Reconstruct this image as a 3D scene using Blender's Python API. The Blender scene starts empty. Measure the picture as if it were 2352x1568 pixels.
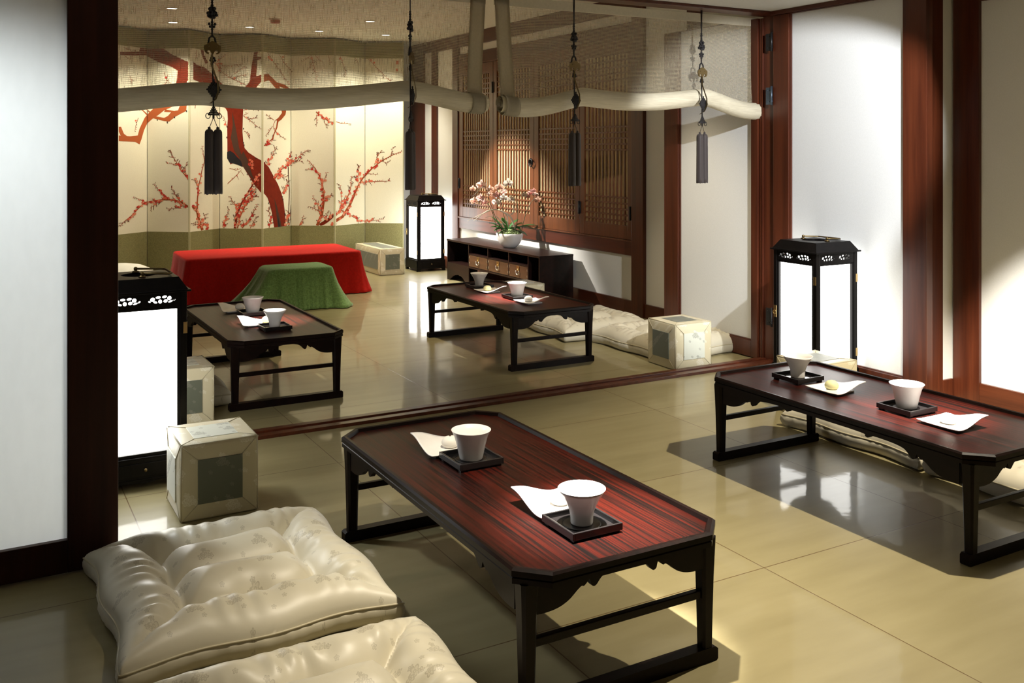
import bpy, bmesh, math, random
from mathutils import Vector, Matrix
from mathutils.geometry import tessellate_polygon
random.seed(7)
PI = math.pi
S = bpy.context.scene
COL = S.collection

# ------------------------------------------------------------------ helpers
class MB:
    """collects shapes into one mesh"""
    def __init__(s):
        s.bm = bmesh.new(); s.mi = 0
    def _f(s, vs, smooth=False):
        try:
            f = s.bm.faces.new(vs)
        except ValueError:
            return None
        f.material_index = s.mi; f.smooth = smooth
        return f
    def box(s, x0, x1, y0, y1, z0, z1, bev=0.0):
        x0, x1 = min(x0, x1), max(x0, x1); y0, y1 = min(y0, y1), max(y0, y1); z0, z1 = min(z0, z1), max(z0, z1)
        v = [s.bm.verts.new(p) for p in ((x0,y0,z0),(x1,y0,z0),(x1,y1,z0),(x0,y1,z0),(x0,y0,z1),(x1,y0,z1),(x1,y1,z1),(x0,y1,z1))]
        fs = [s._f([v[i] for i in q]) for q in ((3,2,1,0),(4,5,6,7),(0,1,5,4),(1,2,6,5),(2,3,7,6),(3,0,4,7))]
        if bev > 0:
            es = list({e for f in fs for e in f.edges})
            r = bmesh.ops.bevel(s.bm, geom=es, offset=bev, segments=2, profile=0.6, affect='EDGES')
            for f in r['faces']: f.material_index = s.mi
        return s
    def prism(s, poly, lo, hi, axis='z', smooth=False):
        """extrude a 2D polygon (list of (a,b)) between lo and hi along axis"""
        def P(a, b, c):
            return {'z': (a, b, c), 'x': (c, a, b), 'y': (a, c, b)}[axis]
        n = len(poly)
        A = [s.bm.verts.new(P(a, b, lo)) for a, b in poly]; B = [s.bm.verts.new(P(a, b, hi)) for a, b in poly]
        tr = tessellate_polygon([[Vector((a, b, 0)) for a, b in poly]])
        for t in tr:
            s._f([A[i] for i in t]); s._f([B[i] for i in t[::-1]])
        for i in range(n):
            j = (i+1) % n; s._f([A[i], A[j], B[j], B[i]], smooth)
        return s
    def loft(s, rings, close=True, cap=True, smooth=True):
        R = [[s.bm.verts.new(p) for p in r] for r in rings]
        n = len(R[0])
        for a, b in zip(R, R[1:]):
            for i in range(n if close else n-1):
                j = (i+1) % n; s._f([a[i], a[j], b[j], b[i]], smooth)
        if cap and close:
            s._f(R[0][::-1]); s._f(R[-1])
        return s
    def lathe(s, prof, c=(0,0,0), n=32, smooth=True):
        """prof: list of (r,z)"""
        rings = []
        for r, z in prof:
            r = max(r, 1e-5)
            rings.append([(c[0]+r*math.cos(2*PI*k/n), c[1]+r*math.sin(2*PI*k/n), c[2]+z) for k in range(n)])
        return s.loft(rings, True, True, smooth)
    def tube(s, pts, r, n=8, smooth=True, cap=True):
        pts = [Vector(p) for p in pts]
        rs = r if isinstance(r, (list, tuple)) else [r]*len(pts)
        rings = []; up = None
        for i, p in enumerate(pts):
            d = (pts[min(i+1, len(pts)-1)] - pts[max(i-1, 0)])
            d = d.normalized() if d.length > 1e-9 else Vector((0,0,1))
            if up is None:
                up = Vector((0,0,1)) if abs(d.z) < .9 else Vector((1,0,0))
            a = d.cross(up)
            if a.length < 1e-4: a = d.orthogonal()
            a.normalize(); b = a.cross(d).normalized(); up = b
            rings.append([tuple(p + rs[i]*(math.cos(2*PI*k/n)*a + math.sin(2*PI*k/n)*b)) for k in range(n)])
        return s.loft(rings, True, cap, smooth)
    def ball(s, c, r, seg=12, sc=(1,1,1)):
        prof = [(math.sin(PI*k/8), -math.cos(PI*k/8)) for k in range(9)]
        rings = [[(c[0]+r*sc[0]*max(q,1e-4)*math.cos(2*PI*k/seg), c[1]+r*sc[1]*max(q,1e-4)*math.sin(2*PI*k/seg), c[2]+r*sc[2]*z) for k in range(seg)] for q, z in prof]
        return s.loft(rings)
    def grid(s, fn, nu, nv, smooth=True, closeu=False):
        V = [[s.bm.verts.new(fn(i/nu, j/nv)) for i in range(nu if closeu else nu+1)] for j in range(nv+1)]
        m = len(V[0])
        for j in range(nv):
            for i in range(m if closeu else m-1):
                k = (i+1) % m
                s._f([V[j][i], V[j][k], V[j+1][k], V[j+1][i]], smooth)
        return s
    def xf(s, M):
        bmesh.ops.transform(s.bm, matrix=M, verts=s.bm.verts); return s
    def mat(s, i):
        s.mi = i; return s
    def build(s, name, mats, parent=None, loc=None, recalc=True):
        if recalc: bmesh.ops.recalc_face_normals(s.bm, faces=s.bm.faces)
        me = bpy.data.meshes.new(name); s.bm.to_mesh(me); s.bm.free()
        for m in (mats if isinstance(mats, (list, tuple)) else [mats]): me.materials.append(m)
        o = bpy.data.objects.new(name, me); COL.objects.link(o)
        if parent is not None: o.parent = parent
        if loc is not None: o.location = loc
        return o

def thing(name, label, cat, loc=(0,0,0), rz=0.0, group=None):
    o = bpy.data.objects.new(name, None); COL.objects.link(o)
    o.empty_display_size = .05
    o.location = loc; o.rotation_euler = (0, 0, rz)
    return tag(o, label, cat, group)
def tag(o, label=None, cat=None, group=None, kind=None):
    if label: o['label'] = label
    if cat: o['category'] = cat
    if group: o['group'] = group
    if kind: o['kind'] = kind
    return o
def struct(o, label=None):
    o['kind'] = 'structure'
    if label: o['label'] = label
    return o
KIDS = {}
def dup(root, loc, rz=None, label=None):
    def cp(o, par):
        c = o.copy(); COL.objects.link(c)
        if par is not None: c.parent = par
        for ch in list(o.children): cp(ch, c)
        return c
    r = cp(root, None); r.location = loc
    if rz is not None: r.rotation_euler = (0, 0, rz)
    if label: r['label'] = label
    return r

# --------------------------------------------------------------- materials
def newmat(name):
    m = bpy.data.materials.new(name); m.use_nodes = True
    nt = m.node_tree; b = nt.nodes['Principled BSDF']
    return m, nt, b
def N(nt, t, **kw):
    n = nt.nodes.new(t)
    for k, v in kw.items(): setattr(n, k, v)
    return n
def lk(nt, a, b): nt.links.new(a, b)
def coord(nt, scale=(1,1,1), kind='Object'):
    tc = N(nt, 'ShaderNodeTexCoord'); mp = N(nt, 'ShaderNodeMapping')
    mp.inputs['Scale'].default_value = scale
    lk(nt, tc.outputs[kind], mp.inputs['Vector']); return mp.outputs['Vector']
def ramp(nt, fac, stops):
    r = N(nt, 'ShaderNodeValToRGB'); e = r.color_ramp.elements
    while len(e) < len(stops): e.new(.5)
    for el, (p, c) in zip(e, stops): el.position = p; el.color = (*c, 1)
    lk(nt, fac, r.inputs['Fac']); return r.outputs['Color']
def bump(nt, b, h, st, dist=.01):
    n = N(nt, 'ShaderNodeBump'); n.inputs['Strength'].default_value = st; n.inputs['Distance'].default_value = dist
    lk(nt, h, n.inputs['Height']); lk(nt, n.outputs['Normal'], b.inputs['Normal'])
def plain(name, col, rough=.5, spec=.5, metal=0., coat=0., sheen=0., noise=0.0, nscale=20):
    m, nt, b = newmat(name)
    b.inputs['Base Color'].default_value = (*col, 1); b.inputs['Roughness'].default_value = rough
    b.inputs['Specular IOR Level'].default_value = spec; b.inputs['Metallic'].default_value = metal
    b.inputs['Coat Weight'].default_value = coat; b.inputs['Sheen Weight'].default_value = sheen
    if noise:
        t = N(nt, 'ShaderNodeTexNoise'); t.inputs['Scale'].default_value = nscale; t.inputs['Detail'].default_value = 5
        lk(nt, coord(nt), t.inputs['Vector'])
        a = tuple(c*(1-noise) for c in col); z = tuple(min(1, c*(1+noise)) for c in col)
        lk(nt, ramp(nt, t.outputs['Fac'], [(.3, a), (.7, z)]), b.inputs['Base Color'])
    return m
def wood(name, dark, light, rough=.35, scale=(30, 30, 1.5), coat=.1, spec=.4, st=(.32, .68)):
    m, nt, b = newmat(name)
    t = N(nt, 'ShaderNodeTexNoise'); t.inputs['Scale'].default_value = 1.0; t.inputs['Detail'].default_value = 8; t.inputs['Roughness'].default_value = .65
    lk(nt, coord(nt, scale), t.inputs['Vector'])
    lk(nt, ramp(nt, t.outputs['Fac'], [(st[0], dark), (st[1], light)]), b.inputs['Base Color'])
    b.inputs['Roughness'].default_value = rough; b.inputs['Coat Weight'].default_value = coat; b.inputs['Coat Roughness'].default_value = .15
    b.inputs['Specular IOR Level'].default_value = spec
    bump(nt, b, t.outputs['Fac'], .15, .002)
    return m
def emit(name, col, st):
    m = bpy.data.materials.new(name); m.use_nodes = True; nt = m.node_tree
    nt.nodes.remove(nt.nodes['Principled BSDF'])
    e = N(nt, 'ShaderNodeEmission'); e.inputs['Color'].default_value = (*col, 1); e.inputs['Strength'].default_value = st
    lk(nt, e.outputs[0], nt.nodes['Material Output'].inputs['Surface']); return m

M = {}
M['frame_wood'] = wood('frame_wood', (.050, .0105, .0042), (.105, .025, .009), .36, (25, 25, 1.2))
M['frame_wood_h'] = wood('frame_wood_along', (.050, .0105, .0042), (.105, .025, .009), .36, (25, 1.2, 25))
M['door_dark'] = wood('door_dark_wood', (.028, .009, .005), (.060, .018, .009), .42, (25, 25, 1.2), .0, .25)
M['lattice_wood'] = wood('lattice_wood', (.085, .026, .008), (.16, .050, .015), .36, (30, 30, 1.5), .05, .35)
M['table_top'] = wood('table_top_wood', (.0034, .0014, .0010), (.043, .0038, .0014), .38, (120, 1.7, 60), .03, .22, (.40, .62))
M['table_dark'] = wood('table_dark_wood', (.004, .0022, .002), (.010, .0040, .003), .36, (30, 3, 30), .0, .12)
M['black_wood'] = wood('black_lacquer_wood', (.003, .0026, .0026), (.007, .0052, .0048), .36, (30, 30, 2), .0, .14)
M['cab_wood'] = wood('cabinet_wood', (.007, .0032, .0024), (.020, .0065, .0045), .33, (30, 1.5, 30), .05, .3)
M['drawer_wood'] = wood('drawer_wood', (.05, .022, .01), (.10, .045, .02), .35, (30, 2, 20), .2)
M['brass'] = plain('brass', (.55, .38, .16), .3, metal=1.0)
M['antique_brass'] = plain('antique_brass', (.20, .14, .06), .4, metal=.9)
M['silver'] = plain('pale_metal', (.7, .68, .62), .3, metal=1.0)
M['iron'] = plain('black_iron', (.012, .012, .014), .4, metal=.3)
M['steel'] = plain('grey_steel', (.09, .12, .16), .35, metal=.7)
M['porcelain'] = plain('white_porcelain', (.82, .79, .76), .25, noise=.03, nscale=30)
M['tray'] = plain('black_tray_lacquer', (.012, .010, .010), .3, coat=.3)
M['sweet_w'] = plain('white_rice_cake', (.80, .77, .70), .6, noise=.04)
M['sweet_y'] = plain('yellow_rice_cake', (.82, .78, .42), .6, noise=.04)
M['speck'] = plain('brown_speck', (.12, .06, .03), .6)
M['red_felt'] = plain('red_felt', (.52, .013, .009), .85, .12, sheen=.06, noise=.12, nscale=60)
M['green_felt'] = plain('green_felt', (.17, .30, .105), .9, .1, sheen=.25, noise=.3, nscale=90)
M['cord'] = plain('black_cord', (.012, .010, .011), .7)
M['tassel'] = plain('dark_tassel_thread', (.042, .030, .028), .65, sheen=.25)
M['moss'] = plain('moss', (.25, .33, .13), .9, noise=.5, nscale=60)
M['leaf'] = plain('orchid_leaf', (.04, .21, .045), .35, coat=.2)
M['stem'] = plain('orchid_stem', (.07, .075, .03), .5)
M['driftwood'] = plain('driftwood', (.55, .47, .36), .7, noise=.2)
M['petal_pink'] = plain('petal_pink', (.84, .64, .54), .55, noise=.1)
M['petal_white'] = plain('petal_white', (.88, .83, .76), .55)
M['petal_rose'] = plain('petal_rose', (.78, .52, .48), .55, noise=.1)
M['lip'] = plain('orchid_lip', (.55, .06, .05), .5)
M['lantern_paper'] = emit('lantern_paper_lit', (1.0, .985, .93), 9.0)
M['lamp_lens'] = emit('downlight_lens', (1.0, .93, .78), 9.0)
M['lamp_trim'] = plain('downlight_trim', (.7, .68, .6), .4)
M['alarm_red'] = plain('alarm_red', (.45, .10, .06), .4)
M['alarm_pale'] = plain('alarm_base', (.75, .6, .5), .5)

def wallpaper(name, col, scale=160):
    m, nt, b = newmat(name)
    t = N(nt, 'ShaderNodeTexNoise'); t.inputs['Scale'].default_value = scale; t.inputs['Detail'].default_value = 3
    v = coord(nt); lk(nt, v, t.inputs['Vector'])
    a = tuple(c*.96 for c in col)
    lk(nt, ramp(nt, t.outputs['Fac'], [(.35, a), (.65, col)]), b.inputs['Base Color'])
    b.inputs['Roughness'].default_value = .75; b.inputs['Specular IOR Level'].default_value = .25
    bump(nt, b, t.outputs['Fac'], .08, .001)
    return m
M['wall'] = wallpaper('white_wall_paper', (.80, .79, .74))
M['panel'] = wallpaper('door_paper_panel', (.80, .81, .80))
def paper_glow():
    m = bpy.data.materials.new('translucent_door_paper'); m.use_nodes = True; nt = m.node_tree
    nt.nodes.remove(nt.nodes['Principled BSDF'])
    t = N(nt, 'ShaderNodeTexNoise'); t.inputs['Scale'].default_value = 30; t.inputs['Detail'].default_value = 5
    lk(nt, coord(nt, (1, 1, .4)), t.inputs['Vector'])
    c = ramp(nt, t.outputs['Fac'], [(.3, (.85, .88, .87)), (.7, (.88, .91, .90))])
    d = N(nt, 'ShaderNodeBsdfDiffuse'); tr = N(nt, 'ShaderNodeBsdfTranslucent'); lk(nt, c, d.inputs['Color']); lk(nt, c, tr.inputs['Color'])
    mx = N(nt, 'ShaderNodeMixShader'); mx.inputs[0].default_value = .62; lk(nt, d.outputs[0], mx.inputs[1]); lk(nt, tr.outputs[0], mx.inputs[2])
    lk(nt, mx.outputs[0], nt.nodes['Material Output'].inputs['Surface']); return m
M['panel_glow'] = paper_glow()
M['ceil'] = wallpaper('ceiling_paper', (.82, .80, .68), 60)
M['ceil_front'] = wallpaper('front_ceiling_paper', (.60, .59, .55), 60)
M['window_paper'] = wallpaper('tan_window_paper', (.62, .48, .26), 40)

def floor_mat():
    m, nt, b = newmat('lacquered_paper_floor')
    tc = N(nt, 'ShaderNodeTexCoord')
    def brick(ox, oy, w, h, mortar):
        mp = N(nt, 'ShaderNodeMapping'); mp.inputs['Location'].default_value = (ox, oy, 0)
        lk(nt, tc.outputs['Object'], mp.inputs['Vector'])
        br = N(nt, 'ShaderNodeTexBrick'); br.offset = 0.0; br.squash = 1.0
        br.inputs['Scale'].default_value = 1.0; br.inputs['Brick Width'].default_value = w; br.inputs['Row Height'].default_value = h
        br.inputs['Mortar Size'].default_value = mortar; br.inputs['Mortar Smooth'].default_value = .3
        br.inputs['Color1'].default_value = (1,1,1,1); br.inputs['Color2'].default_value = (.86,.86,.86,1); br.inputs['Mortar'].default_value = (0,0,0,1)
        lk(nt, mp.outputs['Vector'], br.inputs['Vector']); return br
    br = brick(-1.32+.82*4, -2.21+.80*8, .82, .80, .0022)
    no = N(nt, 'ShaderNodeTexNoise'); no.inputs['Scale'].default_value = 2.2; no.inputs['Detail'].default_value = 6
    mp2 = N(nt, 'ShaderNodeMapping'); mp2.inputs['Scale'].default_value = (1, 6, 1)
    lk(nt, tc.outputs['Object'], mp2.inputs['Vector']); lk(nt, mp2.outputs['Vector'], no.inputs['Vector'])
    base = ramp(nt, no.outputs['Fac'], [(.3, (.262, .222, .112)), (.7, (.312, .268, .142))])
    mx = N(nt, 'ShaderNodeMix', data_type='RGBA', blend_type='MULTIPLY'); mx.inputs['Factor'].default_value = .35
    lk(nt, base, mx.inputs['A']); lk(nt, br.outputs['Color'], mx.inputs['B'])
    mx2 = N(nt, 'ShaderNodeMix', data_type='RGBA'); lk(nt, br.outputs['Fac'], mx2.inputs['Factor'])
    lk(nt, mx.outputs['Result'], mx2.inputs['A']); mx2.inputs['B'].default_value = (.13, .08, .03, 1)
    lk(nt, mx2.outputs['Result'], b.inputs['Base Color'])
    b.inputs['Roughness'].default_value = .38; b.inputs['Specular IOR Level'].default_value = .25
    b.inputs['Coat IOR'].default_value = 1.42; b.inputs['Coat Weight'].default_value = .42; b.inputs['Coat Roughness'].default_value = .055
    # fine paper ripple plus the raised overlap of the sheets
    n2 = N(nt, 'ShaderNodeTexNoise'); n2.inputs['Scale'].default_value = 28; n2.inputs['Detail'].default_value = 4
    lk(nt, tc.outputs['Object'], n2.inputs['Vector'])
    n3 = N(nt, 'ShaderNodeTexNoise'); n3.inputs['Scale'].default_value = 3.5; n3.inputs['Detail'].default_value = 2
    lk(nt, tc.outputs['Object'], n3.inputs['Vector'])
    ad = N(nt, 'ShaderNodeMath', operation='MULTIPLY_ADD'); ad.inputs[1].default_value = .22
    lk(nt, n2.outputs['Fac'], ad.inputs[0]); lk(nt, n3.outputs['Fac'], ad.inputs[2])
    sb = N(nt, 'ShaderNodeMath', operation='MULTIPLY_ADD'); sb.inputs[1].default_value = -.25
    lk(nt, br.outputs['Fac'], sb.inputs[0]); lk(nt, ad.outputs[0], sb.inputs[2])
    bp = N(nt, 'ShaderNodeBump'); bp.inputs['Strength'].default_value = .17; bp.inputs['Distance'].default_value = .006
    lk(nt, sb.outputs[0], bp.inputs['Height'])
    lk(nt, bp.outputs['Normal'], b.inputs['Coat Normal']); lk(nt, bp.outputs['Normal'], b.inputs['Normal'])
    return m
M['floor'] = floor_mat()

def brocade(name, col, col2, rough=.36, sc=6.5, R0=.11, plane='XY', amount=.55, bst=.08):
    """satin woven with clusters of outlined five petalled blossoms"""
    m, nt, b = newmat(name)
    tc = N(nt, 'ShaderNodeTexCoord')
    def mth(op, a, c=None, e=None):
        n = N(nt, 'ShaderNodeMath', operation=op)
        for i, v in enumerate((a, c, e)):
            if v is None: continue
            if isinstance(v, (int, float)): n.inputs[i].default_value = v
            else: lk(nt, v, n.inputs[i])
        return n.outputs[0]
    sp = N(nt, 'ShaderNodeSeparateXYZ'); lk(nt, tc.outputs['Object'], sp.inputs[0])
    X, Y, Z = sp.outputs
    if plane == 'XY': p, q = X, Y
    else: p, q = mth('ADD', X, mth('MULTIPLY', Z, .35)), mth('ADD', mth('MULTIPLY', Z, 1.0), mth('MULTIPLY', Y, 1.0))
    total = None
    for k, (ox, oy, s2, rr) in enumerate(((0, 0, 1.0, 1.0), (.115, .06, 1.0, .72), (-.10, .085, 1.0, .62), (.03, -.13, 1.0, .5), (.37, .21, 1.55, .7))):
        cb = N(nt, 'ShaderNodeCombineXYZ')
        u = mth('ADD', mth('MULTIPLY', p, sc*s2), ox); v = mth('ADD', mth('MULTIPLY', q, sc*s2), oy)
        lk(nt, u, cb.inputs[0]); lk(nt, v, cb.inputs[1])
        vo = N(nt, 'ShaderNodeTexVoronoi', voronoi_dimensions='2D'); vo.inputs['Scale'].default_value = 1.0; vo.inputs['Randomness'].default_value = .8
        lk(nt, cb.outputs[0], vo.inputs['Vector'])
        sv = N(nt, 'ShaderNodeSeparateXYZ'); lk(nt, vo.outputs['Position'], sv.inputs[0])
        dx = mth('SUBTRACT', u, sv.outputs[0]); dy = mth('SUBTRACT', v, sv.outputs[1])
        r = mth('SQRT', mth('ADD', mth('MULTIPLY', dx, dx), mth('MULTIPLY', dy, dy)))
        th = mth('ARCTAN2', dy, dx)
        edge = mth('MULTIPLY_ADD', mth('ABSOLUTE', mth('SINE', mth('MULTIPLY_ADD', th, 2.5, k*1.1))), R0*rr*.55, R0*rr*.55)
        line = mth('LESS_THAN', mth('ABSOLUTE', mth('SUBTRACT', r, edge)), .013)
        eye = mth('LESS_THAN', mth('ABSOLUTE', mth('SUBTRACT', r, R0*rr*.25)), .010)
        body = mth('MULTIPLY', mth('LESS_THAN', r, edge), .35)
        f = mth('MAXIMUM', mth('MAXIMUM', line, eye), body)
        total = f if total is None else mth('MAXIMUM', total, f)
    fac = mth('MULTIPLY', total, amount)
    mx = N(nt, 'ShaderNodeMix', data_type='RGBA'); lk(nt, fac, mx.inputs['Factor'])
    mx.inputs['A'].default_value = (*col, 1); mx.inputs['B'].default_value = (*col2, 1)
    lk(nt, mx.outputs['Result'], b.inputs['Base Color'])
    b.inputs['Roughness'].default_value = rough; b.inputs['Sheen Weight'].default_value = .25; b.inputs['Sheen Roughness'].default_value = .4
    b.inputs['Specular IOR Level'].default_value = .45
    n = N(nt, 'ShaderNodeTexNoise'); n.inputs['Scale'].default_value = 16; n.inputs['Detail'].default_value = 4
    lk(nt, tc.outputs['Object'], n.inputs['Vector']); bump(nt, b, n.outputs['Fac'], bst, .006)
    return m
M['satin'] = brocade('cream_satin_brocade', (.62, .57, .44), (.22, .18, .11), .42, 8.6, .105, 'XY', .40)
M['block_cream'] = brocade('cream_block_brocade', (.64, .57, .38), (.86, .82, .70), .42, 8.0, .14, 'XYZ', .6)
M['block_sage'] = brocade('sage_block_brocade', (.125, .135, .095), (.34, .32, .26), .5, 9.0, .12, 'XYZ', .35)
M['block_pale'] = brocade('pale_block_brocade', (.68, .70, .60), (.20, .20, .15), .42, 9.0, .14, 'XYZ', .6)
M['piping'] = plain('cream_piping', (.52, .46, .31), .5)

def silk_screen():
    m, nt, b = newmat('cream_silk')
    w = N(nt, 'ShaderNodeTexNoise'); w.inputs['Scale'].default_value = 1; w.inputs['Detail'].default_value = 2
    lk(nt, coord(nt, (120, 120, 400)), w.inputs['Vector'])
    lk(nt, ramp(nt, w.outputs['Fac'], [(.3, (.74, .70, .53)), (.7, (.80, .77, .60))]), b.inputs['Base Color'])
    b.inputs['Roughness'].default_value = .8; b.inputs['Specular IOR Level'].default_value = .15
    return m
M['silk'] = silk_screen()
M['olive'] = plain('olive_brocade', (.215, .20, .085), .8, .2, noise=.22, nscale=110)
M['silk_edge'] = plain('silk_binding', (.45, .42, .24), .8)
M['p_trunk'] = plain('painted_trunk_red', (.175, .020, .008), .8, .1, noise=.12, nscale=25)
M['p_branch'] = plain('painted_branch_rust', (.30, .065, .02), .8, .1)
M['p_orange'] = plain('painted_branch_orange', (.38, .095, .03), .8, .1)
M['p_black'] = plain('painted_ink', (.02, .018, .02), .8, .1)
M['p_grey'] = plain('painted_grey_brown', (.070, .035, .022), .8, .1)
M['p_coral'] = plain('painted_blossom_coral', (.66, .155, .085), .8, .1)
M['p_red'] = plain('painted_blossom_red', (.50, .04, .03), .8, .1)
M['p_pale'] = plain('painted_blossom_pale', (.72, .30, .18), .8, .1)
M['p_bud'] = plain('painted_bud', (.10, .035, .02), .8, .1)

def mesh_fabric():
    """open weave ramie: rows of thread with fine irregular warp; gaps let light and sight through"""
    m, nt, b = newmat('open_weave_ramie')
    tc = N(nt, 'ShaderNodeTexCoord')
    sp = N(nt, 'ShaderNodeSeparateXYZ'); lk(nt, tc.outputs['UV'], sp.inputs[0])
    # rows
    f = N(nt, 'ShaderNodeMath', operation='MULTIPLY'); f.inputs[1].default_value = 66.0; lk(nt, sp.outputs['Y'], f.inputs[0])
    fr = N(nt, 'ShaderNodeMath', operation='FRACT'); lk(nt, f.outputs[0], fr.inputs[0])
    row = N(nt, 'ShaderNodeMath', operation='LESS_THAN'); row.inputs[1].default_value = .20; lk(nt, fr.outputs[0], row.inputs[0])
    # warp: noise, stretched vertically, broken per row
    fl = N(nt, 'ShaderNodeMath', operation='FLOOR'); lk(nt, f.outputs[0], fl.inputs[0])
    cx = N(nt, 'ShaderNodeMath', operation='MULTIPLY'); cx.inputs[1].default_value = 460.0; lk(nt, sp.outputs['X'], cx.inputs[0])
    rowo = N(nt, 'ShaderNodeMath', operation='MULTIPLY'); rowo.inputs[1].default_value = .16; lk(nt, fl.outputs[0], rowo.inputs[0])
    cb = N(nt, 'ShaderNodeCombineXYZ'); lk(nt, cx.outputs[0], cb.inputs[0]); lk(nt, rowo.outputs[0], cb.inputs[1])
    no = N(nt, 'ShaderNodeTexNoise'); no.inputs['Scale'].default_value = 1.0; no.inputs['Detail'].default_value = 1; lk(nt, cb.outputs[0], no.inputs['Vector'])
    wp = N(nt, 'ShaderNodeMapRange'); wp.inputs['From Min'].default_value = .36; wp.inputs['From Max'].default_value = .66
    wp.inputs['To Min'].default_value = .22; wp.inputs['To Max'].default_value = .42; lk(nt, no.outputs['Fac'], wp.inputs['Value'])
    mxx = N(nt, 'ShaderNodeMath', operation='MAXIMUM'); lk(nt, wp.outputs[0], mxx.inputs[1])
    rs = N(nt, 'ShaderNodeMath', operation='MULTIPLY'); rs.inputs[1].default_value = .80; lk(nt, row.outputs[0], rs.inputs[0]); lk(nt, rs.outputs[0], mxx.inputs[0])
    nt.nodes.remove(b)
    df = N(nt, 'ShaderNodeBsdfDiffuse'); df.inputs['Color'].default_value = (.62, .55, .40, 1)
    tl = N(nt, 'ShaderNodeBsdfTranslucent'); tl.inputs['Color'].default_value = (.62, .55, .40, 1)
    ms = N(nt, 'ShaderNodeMixShader'); ms.inputs[0].default_value = .35; lk(nt, df.outputs[0], ms.inputs[1]); lk(nt, tl.outputs[0], ms.inputs[2])
    tr = N(nt, 'ShaderNodeBsdfTransparent')
    mm = N(nt, 'ShaderNodeMixShader'); lk(nt, mxx.outputs[0], mm.inputs[0]); lk(nt, tr.outputs[0], mm.inputs[1]); lk(nt, ms.outputs[0], mm.inputs[2])
    lk(nt, mm.outputs[0], nt.nodes['Material Output'].inputs['Surface'])
    return m
M['mesh'] = mesh_fabric()
def linen():
    m, nt, b = newmat('cream_linen_hem')
    w = N(nt, 'ShaderNodeTexNoise'); w.inputs['Scale'].default_value = 1; w.inputs['Detail'].default_value = 3
    lk(nt, coord(nt, (12, 160, 160)), w.inputs['Vector'])
    lk(nt, ramp(nt, w.outputs['Fac'], [(.3, (.60, .54, .40)), (.7, (.72, .66, .50))]), b.inputs['Base Color'])
    b.inputs['Roughness'].default_value = .85; b.inputs['Specular IOR Level'].default_value = .15
    bump(nt, b, w.outputs['Fac'], .3, .003)
    return m
M['linen'] = linen()
M['linen_hem'] = plain('plain_linen_strip', (.62, .56, .42), .85, .15, noise=.05, nscale=90)

# ------------------------------------------------------------------ camera
F = 2205.0; CX = 1176.0; HY = 340.0; H = 1.30
YAW = math.atan((CX+65)/F)
SN, CS = math.sin(YAW), math.cos(YAW)
def ray(u, v):
    a = (u-CX)/F; b = (HY-v)/F
    return (SN + a*CS, CS - a*SN, b)
def on_y(u, v, Y):
    d = ray(u, v); t = Y/d[1]; return (d[0]*t, H + d[2]*t)
cam = bpy.data.cameras.new('camera'); co = bpy.data.objects.new('camera', cam); COL.objects.link(co)
co.location = (0, 0, H); co.rotation_euler = (PI/2, 0, -YAW)
cam.sensor_width = 36; cam.lens = 36*F/2352; cam.shift_y = -(784-HY)/2352; cam.clip_start = .05
S.camera = co

# ----------------------------------------------------------------- setting
XW = 4.48            # finished face of the right wall frames
ZB = 2.495           # back room ceiling
ZF = 2.125           # front room ceiling
YT0, YT1 = 4.28, 4.40  # threshold / header
YB = 10.42
XL = -1.3; YN = -1.2
struct(MB().box(XL-.1, XW+.25, YN-.1, YB+.15, -.08, 0).build('floor', M['floor']))
struct(MB().box(XL-.1, XW+.25, YT1, YB+.15, ZB, ZB+.08).build('ceiling', M['ceil']))
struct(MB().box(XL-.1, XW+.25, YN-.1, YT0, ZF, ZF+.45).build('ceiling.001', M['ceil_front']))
struct(MB().box(XW+.02, XW+.15, YN-.1, YB+.15, 0, ZB).build('wall_right', M['wall']))
struct(MB().box(XL-.1, XW+.02, YB, YB+.1, 0, ZB).build('wall_back', M['wall']))
struct(MB().box(XL-.1, XL, YN-.1, YB, 0, ZB).build('wall_left', M['frame_wood']))
struct(MB().box(XL, XW+.02, YN-.1, YN, 0, ZF).build('wall_front', M['frame_wood']))
tn = [0]
def trim(boxes, mat='frame_wood', bev=.003):
    tn[0] += 1
    m = MB()
    for b in boxes: m.box(*b, bev=bev)
    return struct(m.build('trim_%d' % tn[0], M[mat]))
# header over the opening (lintel board) and the threshold with its groove
trim([(XL, XW+.02, YT0, YT1, ZF-.018, ZF)], 'frame_wood')
struct(MB().box(XL, XW+.02, YT0+.01, YT1-.004, ZF, ZB).build('wall_middle', M['wall']))
trim([(XL, XW-.2, YT0, YT0+.042, 0, .016), (XL, XW-.2, YT0+.042, YT0+.078, 0, .007), (XL, XW-.2, YT0+.078, YT1, 0, .016)], 'frame_wood_h', .0015)
# jamb between the two doors
trim([(4.235, 4.50, YT0, YT1-.02, 0, ZF-.018)], 'frame_wood')
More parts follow.
